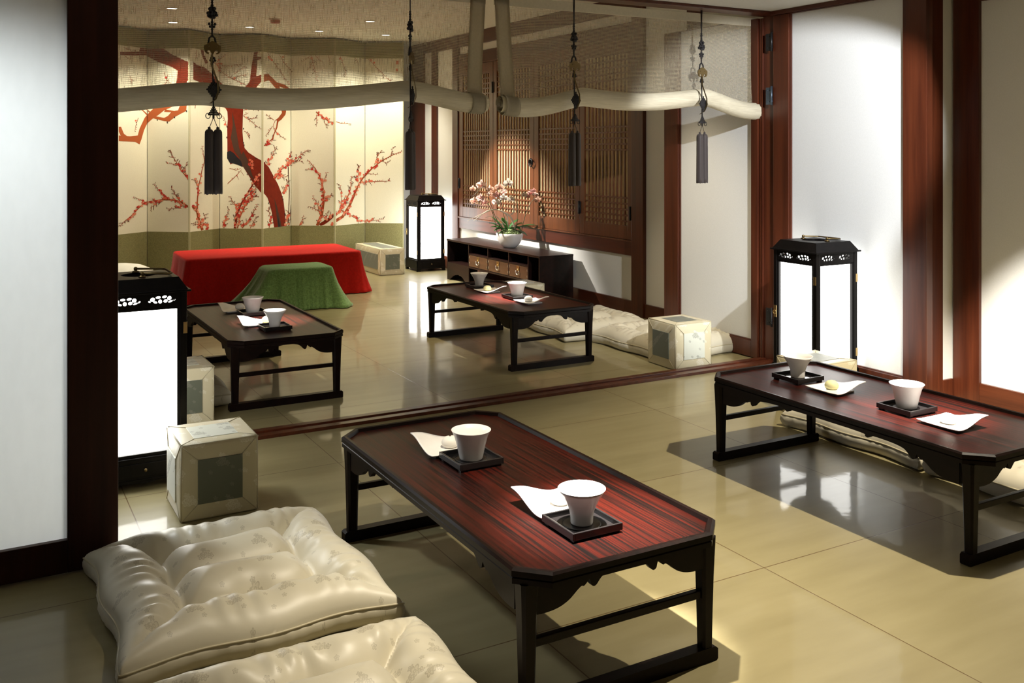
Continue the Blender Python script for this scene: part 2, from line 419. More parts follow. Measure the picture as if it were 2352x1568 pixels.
# ---- right wall, back room: posts and rails round the lattice window
def rw(y0, y1, z0, z1, d=.02, x=XW): return (x, x+d, y0, y1, z0, z1)
trim([rw(10.01, 10.40, 0, ZB)], 'frame_wood')
trim([rw(9.66, 9.80, 0, ZB), rw(9.24, 9.66, 2.365, ZB), rw(9.80, 10.01, 2.375, ZB), rw(9.24, 9.66, 0, .128), rw(9.80, 10.01, 0, .128)], 'frame_wood')
trim([(XW-.012, XW+.02, 9.11, 9.24, 0, ZB)], 'frame_wood')
trim([(XW-.012, XW+.02, 5.90, 6.05, 0, ZB)], 'frame_wood')
trim([rw(6.05, 9.11, 0, .109), rw(6.05, 9.11, .46, .575), rw(6.05, 9.11, 2.17, 2.285), rw(6.05, 9.11, 2.36, ZB)], 'frame_wood_h')
trim([(XW-.010, XW+.02, 6.05, 9.11, 2.160, 2.172), (XW-.010, XW+.02, 6.05, 9.11, .568, .580)], 'lattice_wood', .002)
trim([rw(4.40, 5.90, 0, .107), rw(4.40, 5.90, 2.42, ZB), rw(5.25, 5.40, .107, 2.42)], 'frame_wood_h')
# ---- right wall, front room
trim([rw(3.10, 3.25, 0, ZF), rw(1.55, 1.70, 0, ZF), rw(-.1, .05, 0, ZF)], 'frame_wood')
trim([rw(YN, 3.10, 0, .10), rw(YN, 3.10, 2.05, ZF)], 'frame_wood_h')
trim([rw(3.29, 4.28, 0, .10), rw(3.29, 4.28, 2.05, ZF)], 'frame_wood_h')
# door head rail under the front ceiling
trim([(4.20, 4.29, YN, YT0, ZF-.026, ZF)], 'frame_wood_h')
# return wall at the end of the folded door
st = MB(); st.mat(0).box(4.27, XW+.02, 3.262, 3.30, 0, ZF-.026)
struct(st.build('wall_return', M['wall']))
trim([(4.262, 4.397, 3.247, 3.262, 0, ZF-.026), (4.397, XW, 3.247, 3.262, 0, .094)], 'frame_wood')

# ---- folding door leaves (frame with paper panel)
dn = [0]
def leaf_x(y0, y1, s0, s1, zb=.107, zt=2.095, x=4.21, th=.05, ztop=ZF-.028):
    dn[0] += 1
    m = MB()
    m.box(x, x+th, y0, y0+s0, .006, ztop, .003); m.box(x, x+th, y1-s1, y1, .006, ztop, .003)
    m.box(x+.001, x+th-.001, y0+s0, y1-s1, .006, zb, .002); m.box(x+.001, x+th-.001, y0+s0, y1-s1, zt, ztop, .002)
    # slim bead round the panel and a stepped moulding on the hinge side
    o = struct(m.build('door_%d' % dn[0], M['frame_wood']))
    p = MB().box(x+.026, x+.034, y0+s0, y1-s1, zb, zt).build('paper_panel', M['panel'], o)
    b = MB()
    for (a, c, d, e) in ((y0+s0, y0+s0+.006, zb, zt), (y1-s1-.006, y1-s1, zb, zt)): b.box(x+.012, x+.026, a, c, d, e)
    b.box(x+.012, x+.026, y0+s0, y1-s1, zb, zb+.006)
    b.build('panel_bead', M['frame_wood'], o)
    return o
d1 = leaf_x(4.405, 5.318, .056, .150)      # back leaf, folded into the far room
d2 = leaf_x(3.205, 4.272, .143, .125)      # front leaf, folded into the near room
MBm = MB()
for y in (4.378, 4.392): MBm.box(4.222, 4.236, y-.004, y+.004, 0, ZF-.03)
MBm.build('moulding', M['frame_wood'], d1)
def hinge(par, y, z, big=False, dark=True):
    m = MB(); h = .052
    m.box(4.203, 4.209, y+.004, y+.05, z-h, z+h, .001)
    for dz in (-.034, .034):
        for dy in (.018, .036): m.ball((4.203, y+dy, z+dz), .0035, 6)
    m.tube([(4.199, y-.002, z-h-.004), (4.199, y-.002, z+h+.006)], .0062, 10)
    for k in (-.038, -.03, -.022): m.tube([(4.199, y-.002, z+k), (4.199, y-.002, z+k+.004)], .0085, 10)
    m.build('hinge', M['iron' if dark else 'steel'], par)
hinge(d2, 4.275, 1.615, dark=False); hinge(d2, 4.275, 1.94); hinge(d2, 4.275, .28)
# left leaf, in the plane of the opening towards us
def leaf_left():
    dn[0] += 1; m = MB(); y = 3.215; th = .045
    x0, x1, s = -.62, .399, .145; zb = .105
    m.box(x0, x0+s, y, y+th, .006, ZF-.02, .003); m.box(x1-s, x1, y, y+th, .006, ZF-.02, .003)
    m.box(x0+s, x1-s, y+.001, y+th-.001, .006, zb, .002); m.box(x0+s, x1-s, y+.001, y+th-.001, ZF-.12, ZF-.02, .002)
    o = struct(m.build('door_%d' % dn[0], M['door_dark']))
    MB().grid(lambda u, v: (x0+s+(x1-x0-2*s)*u, y+.02, zb+(ZF-.12-zb)*v), 1, 1).build('paper_panel', M['panel_glow'], o)
    return o
leaf_left()
struct(MB().box(XL, -.63, 3.22, 3.26, 0, ZF-.001).build('wall_side', M['wall']))

# ---- lattice window leaves
def lattice(i, y0, y1, f0, f1, n):
    """leaf y0..y1 ; lattice opening f0..f1"""
    z0, z1 = .582, 2.158; a, b = .69, 2.06; x = XW
    m = MB()
    m.box(x, x+.018, y0, f0, z0, z1, .002); m.box(x, x+.018, f1, y1, z0, z1, .002)
    m.box(x+.001, x+.018, f0, f1, z0, a, .002); m.box(x+.001, x+.018, f0, f1, b, z1, .002)
    o = struct(m.build('window_%d' % i, M['lattice_wood']))
    MB().box(x+.0165, x+.019, f0, f1, a, b).build('paper_backing', M['window_paper'], o)
    l = MB(); step = (f1-f0)/n; w = step*.185
    for k in range(1, n): l.box(x+.008, x+.0165, f0+k*step-w, f0+k*step+w, a, b)
    for z in (2.052, 2.000, 1.948, 1.898, 1.848, 1.471, 1.425, 1.379, 1.332, 1.286, .907, .861, .815, .769, .723):
        l.box(x+.006, x+.0160, f0, f1, z-.0065, z+.0065)
    l.build('lattice', M['lattice_wood'], o)
    return o
w4 = lattice(1, 6.055, 6.790, 6.115, 6.722, 12)
w3 = lattice(2, 6.796, 7.548, 6.868, 7.472, 12)
w2 = lattice(3, 7.554, 8.338, 7.632, 8.266, 12)
w1 = lattice(4, 8.344, 9.105, 8.420, 9.012, 12)
def leafhinge(par, y, z):
    m = MB(); m.box(XW-.006, XW+.001, y-.022, y+.022, z-.05, z+.05, .003); m.tube([(XW-.008, y, z-.055), (XW-.008, y, z+.055)], .008, 8)
    m.build('hinge', M['iron'], par)
leafhinge(w1, 8.341, 1.90); leafhinge(w4, 6.793, .80); leafhinge(w4, 6.07, .79); leafhinge(w1, 9.09, .93)
m = MB(); m.lathe([(0,0),(.028,0),(.03,.006),(.014,.012),(.012,.02),(.0,.022)], n=20)
m.xf(Matrix.Translation((XW-.001, 7.60, 1.178)) @ Matrix.Rotation(-PI/2, 4, 'Y'))
m.tube([(XW-.022, 7.575+.032*math.cos(t*PI/10), 1.165+.032*math.sin(t*PI/10)) for t in range(21)], .006, 8)
m.build('ring_pull', M['iron'], w2)

# ----------------------------------------------------------- folding screen
FOLD = [(1.228, 9.965), (1.536, 10.20), (1.893, 9.925), (2.257, 10.235), (2.635, 9.968), (3.010, 10.225), (3.413, 9.960), (3.835, 10.170), (4.198, 9.920)]
screen = thing('folding_screen', 'tall eight panel folding screen with red plum blossom tree, standing across the back wall', 'folding screen', (2.7, 10.1, 0))
SO = Vector((2.7, 10.1, 0)); ZS0, ZS1, ZO, ZTB = .0, 2.478, .462, 2.30
PU = []
for x, y in FOLD:
    w = x*SN + y*CS; PU.append(CX + F*(x*CS - y*SN)/w)
panels = [MB() for _ in range(8)]
SM = ['silk', 'olive', 'silk_edge', 'p_trunk', 'p_branch', 'p_orange', 'p_black', 'p_grey', 'p_coral', 'p_red', 'p_pale', 'p_bud']
SI = {k: i for i, k in enumerate(SM)}
def panel_pt(i, s, z, off):
    (x0, y0), (x1, y1) = FOLD[i], FOLD[i+1]
    d = Vector((x1-x0, y1-y0, 0)).normalized(); n = Vector((d.y, -d.x, 0))
    return Vector((x0, y0, z)) + d*s + n*off - SO
for i, pm in enumerate(panels):
    L = math.hypot(FOLD[i+1][0]-FOLD[i][0], FOLD[i+1][1]-FOLD[i][1])
    def slab(s0, s1, z0, z1, o0, o1, mi):
        pm.mat(mi)
        v = [pm.bm.verts.new(panel_pt(i, s, z, o)) for o in (o0, o1) for (s, z) in ((s0, z0), (s1, z0), (s1, z1), (s0, z1))]
        for q in ((0,1,2,3), (4,7,6,5), (0,4,5,1), (1,5,6,2), (2,6,7,3), (3,7,4,0)): pm._f([v[k] for k in q])
    g = .003
    slab(g, L-g, ZS0+.02, ZO, -.018, 0, SI['olive']); slab(g, L-g, ZO, ZTB, -.018, 0, SI['silk']); slab(g, L-g, ZTB, ZS1, -.018, 0, SI['olive'])
    e = .007  # narrow binding at the sides that fold towards the viewer
    if i % 2 == 0: slab(g, g+e, ZS0+.02, ZS1, 0, .0015, SI['silk_edge'])
    else: slab(L-g-e, L-g, ZS0+.02, ZS1, 0, .0015, SI['silk_edge'])
    for s in (.03, L-.05): slab(s, s+.02, 0, .02, -.016, -.002, SI['p_black'])

def clipx(poly, x, keep_right):
    out = []
    for k in range(len(poly)):
        a, b = poly[k], poly[(k+1) % len(poly)]
        ia = (a[0] >= x) == keep_right or a[0] == x; ib = (b[0] >= x) == keep_right or b[0] == x
        if ia: out.append(a)
        if ia != ib:
            t = (x-a[0])/(b[0]-a[0]); out.append((x, a[1]+t*(b[1]-a[1])))
    return out
lay = [0]
def paint(poly, col):
    """a painted shape, given as it is seen from the front, laid on the silk of each panel it crosses"""
    lay[0] += 1; off = .0006 + (lay[0] % 400)*.000002 + {'p_trunk': 0, 'p_branch': .0003, 'p_orange': .0003, 'p_grey': .0008, 'p_black': .0009}.get(col, .0012)
    us = [p[0] for p in poly]
    for i in range(8):
        g = 3.0
        a = PU[i] + (g if i % 2 == 0 else .5); b = PU[i+1] - (.5 if i % 2 == 0 else g)
        if max(us) <= a or min(us) >= b: continue
        q = clipx(clipx(poly, a, True), b, False)
        if len(q) < 3: continue
        (x0, y0), (x1, y1) = FOLD[i], FOLD[i+1]
        d = Vector((x1-x0, y1-y0, 0)); Ld = d.length; d.normalize(); n = Vector((d.y, -d.x, 0))
        P0 = Vector((x0, y0, 0)) + n*off
        pts = []
        for u, v in q:
            r = Vector(ray(u, v)); t = (P0.dot(n))/(r.dot(n))
            p = Vector((0, 0, H)) + r*t
            p.z = min(max(p.z, ZO+.001), ZTB-.001); pts.append(p - SO)
        pm = panels[i]; pm.mat(SI[col])
        vs = [pm.bm.verts.new(p) for p in pts]
        for tri in tessellate_polygon([[Vector((x, y, 0)) for x, y in q]]):
            pm._f([vs[k] for k in tri])
def ribbon(pts, w0, w1, col):
    n = len(pts)-1
    # smooth the polyline a little
    P = []
    for k in range(n):
        a, b = pts[k], pts[k+1]
        P += [a, ((a[0]+b[0])/2 + random.uniform(-.4, .4)*min(1, w0), (a[1]+b[1])/2 + random.uniform(-.4, .4)*min(1, w0))]
    P.append(pts[-1]); n = len(P)-1
    L, R = [], []
    for k in range(n+1):
        a, b = P[max(k-1, 0)], P[min(k+1, n)]
        dx, dy = b[0]-a[0], b[1]-a[1]; l = math.hypot(dx, dy) or 1
        w = (w0 + (w1-w0)*k/n)/2
        L.append((P[k][0]-dy/l*w, P[k][1]+dx/l*w)); R.append((P[k][0]+dy/l*w, P[k][1]-dx/l*w))
    for k in range(n): paint([L[k], L[k+1], R[k+1], R[k]], col)
def disc(u, v, r, col, n=6):
    a0 = random.random()*6
    paint([(u+r*math.cos(a0+2*PI*k/n), v+r*math.sin(a0+2*PI*k/n)) for k in range(n)], col)
def blossom(u, v, r, col):
    a0 = random.random()*6
    for k in range(5): disc(u+r*.62*math.cos(a0+2*PI*k/5), v+r*.62*math.sin(a0+2*PI*k/5), r*.5, col, 5)
    disc(u, v, r*.22, 'p_red' if col != 'p_red' else 'p_trunk', 5)
CROP = {'A': (270, 100), 'B': (270, 320), 'C': (600, 100), 'D': (600, 320)}
def cv(k, pts):
    ox, oy = CROP[k]; return [(ox+x/6.918, oy+y/6.918) for x, y in pts]
def poly(k, pts, col): paint(cv(k, pts), col)
def bran(k, pts, w0, w1, col='p_branch', dens=1.0, tip=.4, flowers=True):
    P = cv(k, pts); ribbon(P, w0/6.918, w1/6.918, col)
    # blossoms thick along the middle, buds towards the tip
    tot = sum(math.dist(a, b) for a, b in zip(P, P[1:])); 
    if not flowers: return
    step = 4.2/dens; s = step*1.5; acc = 0
    for a, b in zip(P, P[1:]):
        l = math.dist(a, b); 
        while s < acc+l:
            t = (s-acc)/l; fr = s/tot
            u, v = a[0]+t*(b[0]-a[0]), a[1]+t*(b[1]-a[1]); nx, ny = -(b[1]-a[1])/l, (b[0]-a[0])/l
            sd = random.choice((-1, 1)); 
            if fr > 1-tip:
                q = 1.4+random.random()*1.6
                disc(u+nx*sd*q, v+ny*sd*q, .95, random.choice(('p_bud', 'p_bud', 'p_red')), 6)
                ribbon([(u, v), (u+nx*sd*q, v+ny*sd*q)], .5, .5, col)
            elif random.random() < .75:
                q = random.uniform(.5, 4)
                blossom(u+nx*sd*q, v+ny*sd*q, random.uniform(2.1, 3.1), random.choice(('p_coral', 'p_coral', 'p_pale', 'p_red')))
            if random.random() < .22*dens:
                q = random.uniform(5, 10); dx, dy = nx*sd*.8+.6*(b[0]-a[0])/l, ny*sd*.8+.6*(b[1]-a[1])/l
                e = (u+dx*q, v+dy*q); ribbon([(u, v), e], .8, .4, col)
                for t2 in (.5, .75, 1): disc(u+dx*q*t2+random.uniform(-1, 1), v+dy*q*t2+random.uniform(-1, 1), .9, 'p_bud', 5)
            s += step*random.uniform(.7, 1.3)
        acc += l
# trunk and limbs
poly('A', [(1690,985),(1745,1080),(1752,1200),(1742,1330),(1745,1600),(1745,1750),(1790,1920),(1900,1880),(1990,1950),(2110,2140),(2170,2240),(2290,2380),(2330,2400),(2350,1890),(2200,1810),(2080,1730),(2020,1660),(1998,1560),(1985,1400),(1990,1200),(1998,1000),(1900,880),(1700,680),(1500,480),(1380,375),(1260,340),(1205,285),(1205,570),(1350,630),(1500,760),(1640,900)], 'p_trunk')
poly('D', [(20,840),(50,860),(100,930),(140,1050),(165,1150),(190,1300),(205,1400),(390,1390),(375,1150),(355,980),(320,850),(270,720),(200,590),(120,440),(20,340)], 'p_trunk')
poly('A', [(40,128),(340,130),(360,40),(720,60),(860,170),(1070,270),(1155,300),(1155,575),(1100,595),(1095,980),(1085,1065),(1010,1110),(1000,980),(905,820),(910,700),(945,560),(955,430),(860,370),(640,290),(450,190),(330,190),(40,182)], 'p_trunk')
poly('A', [(600,1000),(910,985),(740,1060),(640,1140),(560,1190),(470,1270),(420,1380),(380,1522),(350,1600),(280,1560),(20,1550),(20,1460),(200,1472),(320,1460),(350,1350),(430,1180),(480,1120),(560,1040)], 'p_orange')
poly('A', [(1000,960),(1100,960),(1090,1070),(1010,1110),(910,1165),(820,1240),(740,1230),(560,1185),(580,1150),(740,1180),(800,1150),(850,1090),(740,1085),(760,1045),(900,1070),(960,1060)], 'p_orange')
poly('A', [(20,1320),(55,1320),(100,1430),(150,1470),(60,1480),(20,1400)], 'p_orange')
bran('A', [(470,1130),(400,1060),(330,1040)], 22, 8, 'p_orange', .3, .9); bran('A', [(600,1170),(480,1060),(430,1020)], 18, 8, 'p_orange', .3, .9)
poly('A', [(1990,740),(2100,600),(2130,350),(2170,60),(2230,60),(2212,205),(2290,208),(2300,240),(2222,262),(2205,520),(2300,490),(2310,590),(2250,640),(2160,760),(2000,1000),(1900,1000)], 'p_trunk')
poly('C', [(40,490),(110,478),(250,615),(370,650),(480,735),(630,705),(690,770),(640,768),(600,745),(480,775),(400,725),(285,680),(335,775),(290,780),(120,580),(40,610)], 'p_branch')
poly('C', [(300,960),(380,960),(395,1080),(385,1130),(320,1210),(275,1240),(255,1340),(215,1430),(190,1522),(165,1522),(235,1330),(250,1225),(225,1215),(270,1180),(330,1100)], 'p_branch')
bran('C', [(225,1215),(195,1290),(200,1350),(225,1390)], 9, 7, 'p_branch', .3); bran('C', [(190,1500),(120,1560),(40,1620)], 14, 6, 'p_branch', .8, .4)
poly('B', [(1740,200),(1790,180),(1850,220),(1900,280),(1960,340),(1990,440),(1900,400),(1780,370),(1740,300)], 'p_black')
poly('A', [(1820,1080),(1850,1200),(1890,1400),(1930,1650),(1980,1800),(1930,1810),(1850,1700),(1800,1500),(1830,1300)], 'p_grey')
poly('B', [(1930,300),(2000,190),(2070,330),(2110,480),(2180,660),(2110,590),(2000,440)], 'p_grey')
poly('D', [(205,930),(250,1060),(290,1220),(325,1395),(265,1395),(240,1180)], 'p_grey'); poly('D', [(262,1190),(280,1290),(302,1395),(275,1395)], 'p_black')
for k, pts in (('B', [(2000,40),(2010,80),(2195,290),(2115,630),(2060,545)]), ('D', [(335,900),(345,940),(375,1170),(115,1000),(185,1310),(190,590),(380,1180)]), ('A', [(1740,1310),(1735,1480),(2000,1340),(790,1240),(1095,1060),(905,1160),(630,1200)])):
    for p in cv(k, pts):
        for q in range(3): paint([(p[0]-1.2, p[1]+q*1.3), (p[0]+1.4, p[1]+q*1.3), (p[0]+1.4, p[1]+q*1.3+.8), (p[0]-1.2, p[1]+q*1.3+.8)], 'p_black')
# flowering branches
bran('B', [(1140,1080),(1000,990),(880,960),(740,955),(560,980),(440,1000),(370,1060),(280,1150),(190,1240),(100,1310),(45,1385)], 28, 6, 'p_branch', 1.3, .12)
bran('B', [(1350,1440),(1300,1300),(1265,1150),(1185,1060)], 44, 26, 'p_branch', .9, 0); bran('B', [(1268,1130),(1270,950),(1285,750),(1340,500),(1380,350),(1340,100)], 22, 5, 'p_branch', .8, .35)
bran('B', [(1000,990),(930,900),(850,760)], 12, 4, dens=1.2, tip=.7); bran('B', [(1140,650),(1050,540),(960,400),(880,270),(840,160)], 14, 4, dens=1.5, tip=.35); bran('B', [(800,930),(650,800),(560,700)], 12, 4, dens=1.2, tip=.4)
bran('B', [(960,400),(880,390),(790,385)], 8, 3, dens=1, tip=.9); bran('B', [(1085,560),(1075,450),(1095,360)], 8, 3, dens=1.2, tip=.6); bran('B', [(700,960),(600,1030),(520,1090)], 9, 3, dens=1.3, tip=.3); bran('B', [(1050,1050),(930,1090),(770,1105)], 9, 3, dens=1.2, tip=.5); bran('B', [(440,1000),(350,950),(250,905)], 9, 3, dens=1, tip=.7)
bran('B', [(1285,750),(1240,680),(1215,620)], 9, 4, dens=1.6, tip=0); bran('B', [(1340,1380),(1370,1280),(1395,1190)], 9, 4, dens=1.6, tip=.4); bran('B', [(1340,1400),(1260,1350),(1210,1320)], 9, 4, dens=1.6, tip=.4); bran('B', [(1440,1440),(1400,1340)], 9, 5, dens=1.8, tip=0)
bran('B', [(1865,1415),(1890,1200),(1950,1050),(2050,880),(2160,700)], 42, 20, 'p_trunk', 1.2, 0); bran('B', [(1905,1410),(1950,1220),(2050,1000),(2180,800),(2250,700)], 20, 6, dens=1.9, tip=.15)
bran('B', [(1690,1410),(1715,1280),(1780,1110)], 10, 4, dens=1.5, tip=.4); bran('B', [(1980,1410),(2080,1280),(2160,1150),(2230,1020)], 12, 4, dens=1.5, tip=.4); bran('B', [(2110,1410),(2170,1290),(2200,1220)], 10, 4, dens=1.2, tip=.6)
bran('B', [(1910,1110),(1850,1010),(1770,900)], 11, 4, dens=1.3, tip=.55); bran('B', [(2010,1000),(2120,930),(2250,900)], 10, 4, dens=1.7, tip=.4); bran('B', [(2170,690),(2230,600),(2290,560)], 9, 5, 'p_coral', 1.5, 0); bran('B', [(2160,480),(2110,380),(2130,310)], 7, 4, 'p_coral', 1.4, 0)
bran('B', [(1750,700),(1890,570),(1970,480)], 10, 6, dens=.4, tip=1); bran('B', [(1780,460),(1880,490),(1960,460)], 9, 5, dens=.5, tip=1); bran('B', [(1890,570),(1930,640)], 7, 4, dens=.3, tip=1); bran('B', [(1960,510),(2010,580)], 7, 4, dens=.3, tip=1)
bran('D', [(930,1370),(1050,1290),(1150,1205)], 60, 44, 'p_trunk', .5, 0); bran('D', [(1175,1300),(1290,1230),(1400,1060),(1470,900),(1520,780),(1610,620),(1760,460),(1900,350),(2080,250),(2240,190)], 48, 6, 'p_branch', .9, .22)
bran('D', [(890,1370),(960,1200),(990,1000),(990,850),(965,700),(920,570),(860,460),(730,320)], 46, 6, 'p_branch', 1.0, .18)
bran('D', [(1180,1210),(1270,1100),(1350,960),(1420,790),(1440,580)], 32, 5, 'p_orange', 1.4, .3); bran('D', [(1600,680),(1760,670),(2060,660)], 15, 4, dens=1.1, tip=.6); bran('D', [(1270,1130),(1380,1180),(1540,1280),(1700,1300),(1950,1265)], 15, 4, 'p_orange', 1.1, .2)
bran('D', [(210,640),(320,480),(480,360),(600,270),(750,160)], 16, 4, dens=1.6, tip=.2); bran('D', [(430,440),(448,800),(430,1380)], 13, 13, 'p_grey', .3, 0, False); bran('D', [(470,1040),(455,1370)], 7, 8, 'p_grey', .3, 0, False)
bran('D', [(1800,400),(1850,270),(1910,170)], 10, 4, dens=1.4, tip=.6); bran('D', [(2060,255),(2090,120)], 7, 3, dens=1, tip=1); bran('D', [(960,700),(1010,620),(1045,520)], 10, 4, dens=1.5, tip=.5); bran('D', [(935,1200),(900,1050),(810,890)], 13, 4, dens=1.3, tip=.4); bran('D', [(930,1150),(830,1090),(740,1060)], 11, 4, dens=1, tip=.8)
bran('D', [(1540,680),(1540,560),(1565,410)], 10, 4, dens=1.6, tip=.35); bran('D', [(990,1000),(1050,920),(1130,860)], 10, 4, dens=1.8, tip=.2); bran('D', [(1265,1100),(1275,950),(1270,800),(1245,720)], 10, 3, dens=1.3, tip=.3); bran('D', [(840,490),(790,480),(700,475)], 8, 3, dens=1.2, tip=.7); bran('D', [(480,355),(570,350),(660,340)], 8, 3, dens=1.2, tip=.8)
bran('D', [(430,390),(440,290),(470,180)], 8, 3, dens=1.8, tip=.4); bran('D', [(90,420),(130,340),(240,110)], 10, 3, dens=1.8, tip=.5); bran('D', [(330,860),(380,770),(420,650)], 8, 3, dens=1.9, tip=.3); bran('D', [(125,1410),(160,1280),(110,1090)], 14, 4, dens=1.5, tip=.4); bran('D', [(400,1390),(430,1250),(440,1150)], 10, 4, dens=2, tip=.2)
bran('D', [(605,1370),(650,1280),(670,1200)], 9, 3, dens=1.3, tip=.6); bran('D', [(1030,1290),(1040,1180),(1065,1130)], 9, 3, dens=1.6, tip=.5); bran('D', [(1100,1360),(1145,1330)], 8, 8, dens=2.5, tip=0); bran('D', [(1080,1250),(1120,1200)], 8, 8, dens=2.5, tip=0)
bran('D', [(1700,545),(1780,550),(1860,560)], 8, 3, dens=1, tip=.8); bran('D', [(1900,350),(1950,360),(2015,375)], 8, 3, dens=1, tip=.8); bran('D', [(240,600),(310,570),(380,605)], 8, 3, dens=1.8, tip=.3); bran('D', [(50,100),(130,40),(200,-20)], 16, 6, dens=1.2, tip=.3)
for k, p in (('C', [(100,130),(190,290),(320,460),(440,660)]), ('C', [(280,150),(380,330),(490,460)]), ('C', [(800,180),(820,290),(860,440),(880,590)]), ('C', [(1255,180),(1300,330),(1350,490)]), ('C', [(1700,230),(1880,430),(2100,650)]), ('C', [(1490,210),(1560,340)]), ('C', [(860,180),(930,270),(980,300)]), ('C', [(790,190),(720,240),(650,290)]), ('C', [(1065,180),(1100,310)]), ('C', [(820,290),(780,360),(740,420)]), ('C', [(200,1215),(140,1170),(80,1120)]), ('C', [(1190,1240),(1290,1270),(1430,1275)]), ('C', [(880,1130),(880,1250),(875,1320)]), ('C', [(1000,1240),(1060,1350)]), ('C', [(225,1390),(320,1480),(400,1520)]), ('C', [(180,1310),(130,1390),(70,1460)]),
             ('A', [(1530,300),(1700,360),(1990,320)]), ('A', [(1560,310),(1640,440),(1800,550),(2080,480)]), ('A', [(1570,300),(1740,160)]), ('A', [(1860,480),(2030,350)]), ('A', [(1800,550),(1960,620),(2080,680)]), ('A', [(2000,1060),(2080,1030),(2250,1060)]), ('A', [(2000,1150),(2140,1250),(2280,1360)]), ('A', [(2000,1140),(2080,1100)]), ('A', [(2080,1200),(2230,1180)]), ('A', [(2010,1390),(2090,1430)]), ('A', [(330,1180),(290,1300),(270,1400)]), ('A', [(800,490),(760,650),(740,720)]), ('A', [(740,450),(770,560),(860,650)]), ('A', [(200,520),(230,640)]), ('A', [(100,60),(160,90),(300,110)]), ('A', [(120,200),(200,250)]), ('A', [(440,120),(400,230),(350,250)]), ('A', [(1740,1050),(1640,950),(1540,960)]), ('A', [(1740,1330),(1690,1170),(1600,1100)]), ('A', [(1230,1030),(1250,930)]), ('A', [(2050,1420),(2100,1522)]), ('A', [(1260,100),(1240,250)])):
    bran(k, p, 9, 4, 'p_branch', .8, .75)
bran('C', [(870,1085),(1000,1180),(1090,1245),(1150,1250)], 18, 10, 'p_branch', 1.1, 0)
poly('A', [(1310,20),(1365,90),(1375,180),(1440,300),(1400,330),(1340,190),(1320,100)], 'p_trunk')
for q in ((2140,270,2185,330), (2140,400,2172,440)): poly('C', [(q[0],q[1]),(q[2],q[1]),(q[2],q[3]),(q[0],q[3])], 'p_coral')
for pm in panels: pm.build('screen_panel', [M[k] for k in SM], screen, recalc=False)

# ------------------------------------------------------------------- tables
def make_table(label):
    t = thing('low_table', label, 'table', (0,0,0), 0, 'low lacquered tea tables')
    W, L, c, ht = .30, .64, .068, .35
    def octo(w, l, c): return [(-w+c,-l),(w-c,-l),(w,-l+c),(w,l-c),(w-c,l),(-w+c,l),(-w,l-c),(-w,-l+c)]
    m = MB(); m.prism(octo(W-.018, L-.018, c-.006), ht-.028, ht-.010); m.build('tabletop', M['table_top'], t)
    # moulded rim: loft round the octagon
    m = MB()
    prof = [(-.020, -.010), (-.016, .0), (-.006, .001), (0, -.004), (0, -.017), (-.004, -.019), (-.002, -.022), (-.002, -.034), (-.008, -.036), (-.022, -.036), (-.022, -.010)]
    rings = [[(x, y, ht+dz) for x, y in octo(W+d, L+d, c+d*.4)] for d, dz in prof]
    m.loft(rings, True, False, False); m.build('rim', M['table_dark'], t)
    def apron(half):
        # half contour from the leg inwards, depth below the rim
        pts = [(0, .074), (.03, .075), (.065, .071), (.095, .060), (.118, .044), (.132, .036), (.140, .037), (.150, .030), (.156, .024), (.160, .031), (.163, .040), (.171, .044), (.180, .040), (.192, .028), (.212, .017), (.24, .012)]
        k = 1.0 if half > .4 else .92
        pts = [(a*k, b) for a, b in pts]
        if half > .4:
            pts = pts[:-1] + [(.26, .011), (.33, .010), (.345, .016), (.355, .021), (.366, .018), (.372, .011), (.44, .009)]
        pts = [p for p in pts if p[0] < half-.02]
        C = []
        for i in range(len(pts)-1):     # round off the carving
            p0, p1, p2, p3 = pts[max(i-1, 0)], pts[i], pts[i+1], pts[min(i+2, len(pts)-1)]
            for q in range(4):
                a = q/4; C.append(tuple(.5*(2*p1[d]+(p2[d]-p0[d])*a+(2*p0[d]-5*p1[d]+4*p2[d]-p3[d])*a*a+(3*p1[d]-p0[d]-3*p2[d]+p3[d])*a**3) for d in (0, 1)))
        pts = C + [pts[-1]]
        P = [(-half+a, -b) for a, b in pts]
        P = P + [(-a, b) for a, b in P[::-1]]
        return [(-half, 0.0)] + P + [(half, 0.0)]
    zt = ht-.034
    for sx in (-1, 1):
        m = MB(); m.prism([(a, zt+b) for a, b in apron(.545)], sx*.262, sx*.277, 'x'); m.build('apron', M['table_dark'], t)
    for sy in (-1, 1):
        m = MB(); m.prism([(a, zt+b) for a, b in apron(.245)], sy*.577, sy*.592, 'y'); m.build('apron', M['table_dark'], t)
    for sx in (-1, 1):
        for sy in (-1, 1):
            m = MB(); cx, cy = sx*.262, sy*.575
            def sq(z, r, dx=0): 
                q = r*.35
                return [(cx+dx+a, cy+b, z) for a, b in ((-r,-r+q),(-r+q,-r),(r-q,-r),(r,-r+q),(r,r-q),(r-q,r),(-r+q,r),(-r,r-q))]
            m.loft([sq(.034, .0155), sq(.12, .017), sq(.22, .0195), sq(zt, .0235)], smooth=False); m.build('leg', M['table_dark'], t)
    for sy in (-1, 1):
        m = MB(); m.box(-.25, .25, sy*.575-.008, sy*.575+.008, .163, .183, .002); m.build('stretcher', M['table_dark'], t)
        m = MB(); m.prism([(-.292, .004), (-.288, 0), (.288, 0), (.292, .004), (.292, .030), (.284, .036), (-.284, .036), (-.292, .030)], sy*.575-.017, sy*.575+.017, 'y'); m.build('foot_rail', M['table_dark'], t)
    return t
T1 = make_table('dark low tea table nearest to us, in the middle foreground')
T1.location = (1.362, 2.462, 0)
T4 = dup(T1, (2.988, 2.490, 0), label='dark low tea table by the right wall before the tall lantern')
T2 = dup(T1, (3.022, 5.455, 0), label='low tea table in the far room in front of the drawer cabinet')
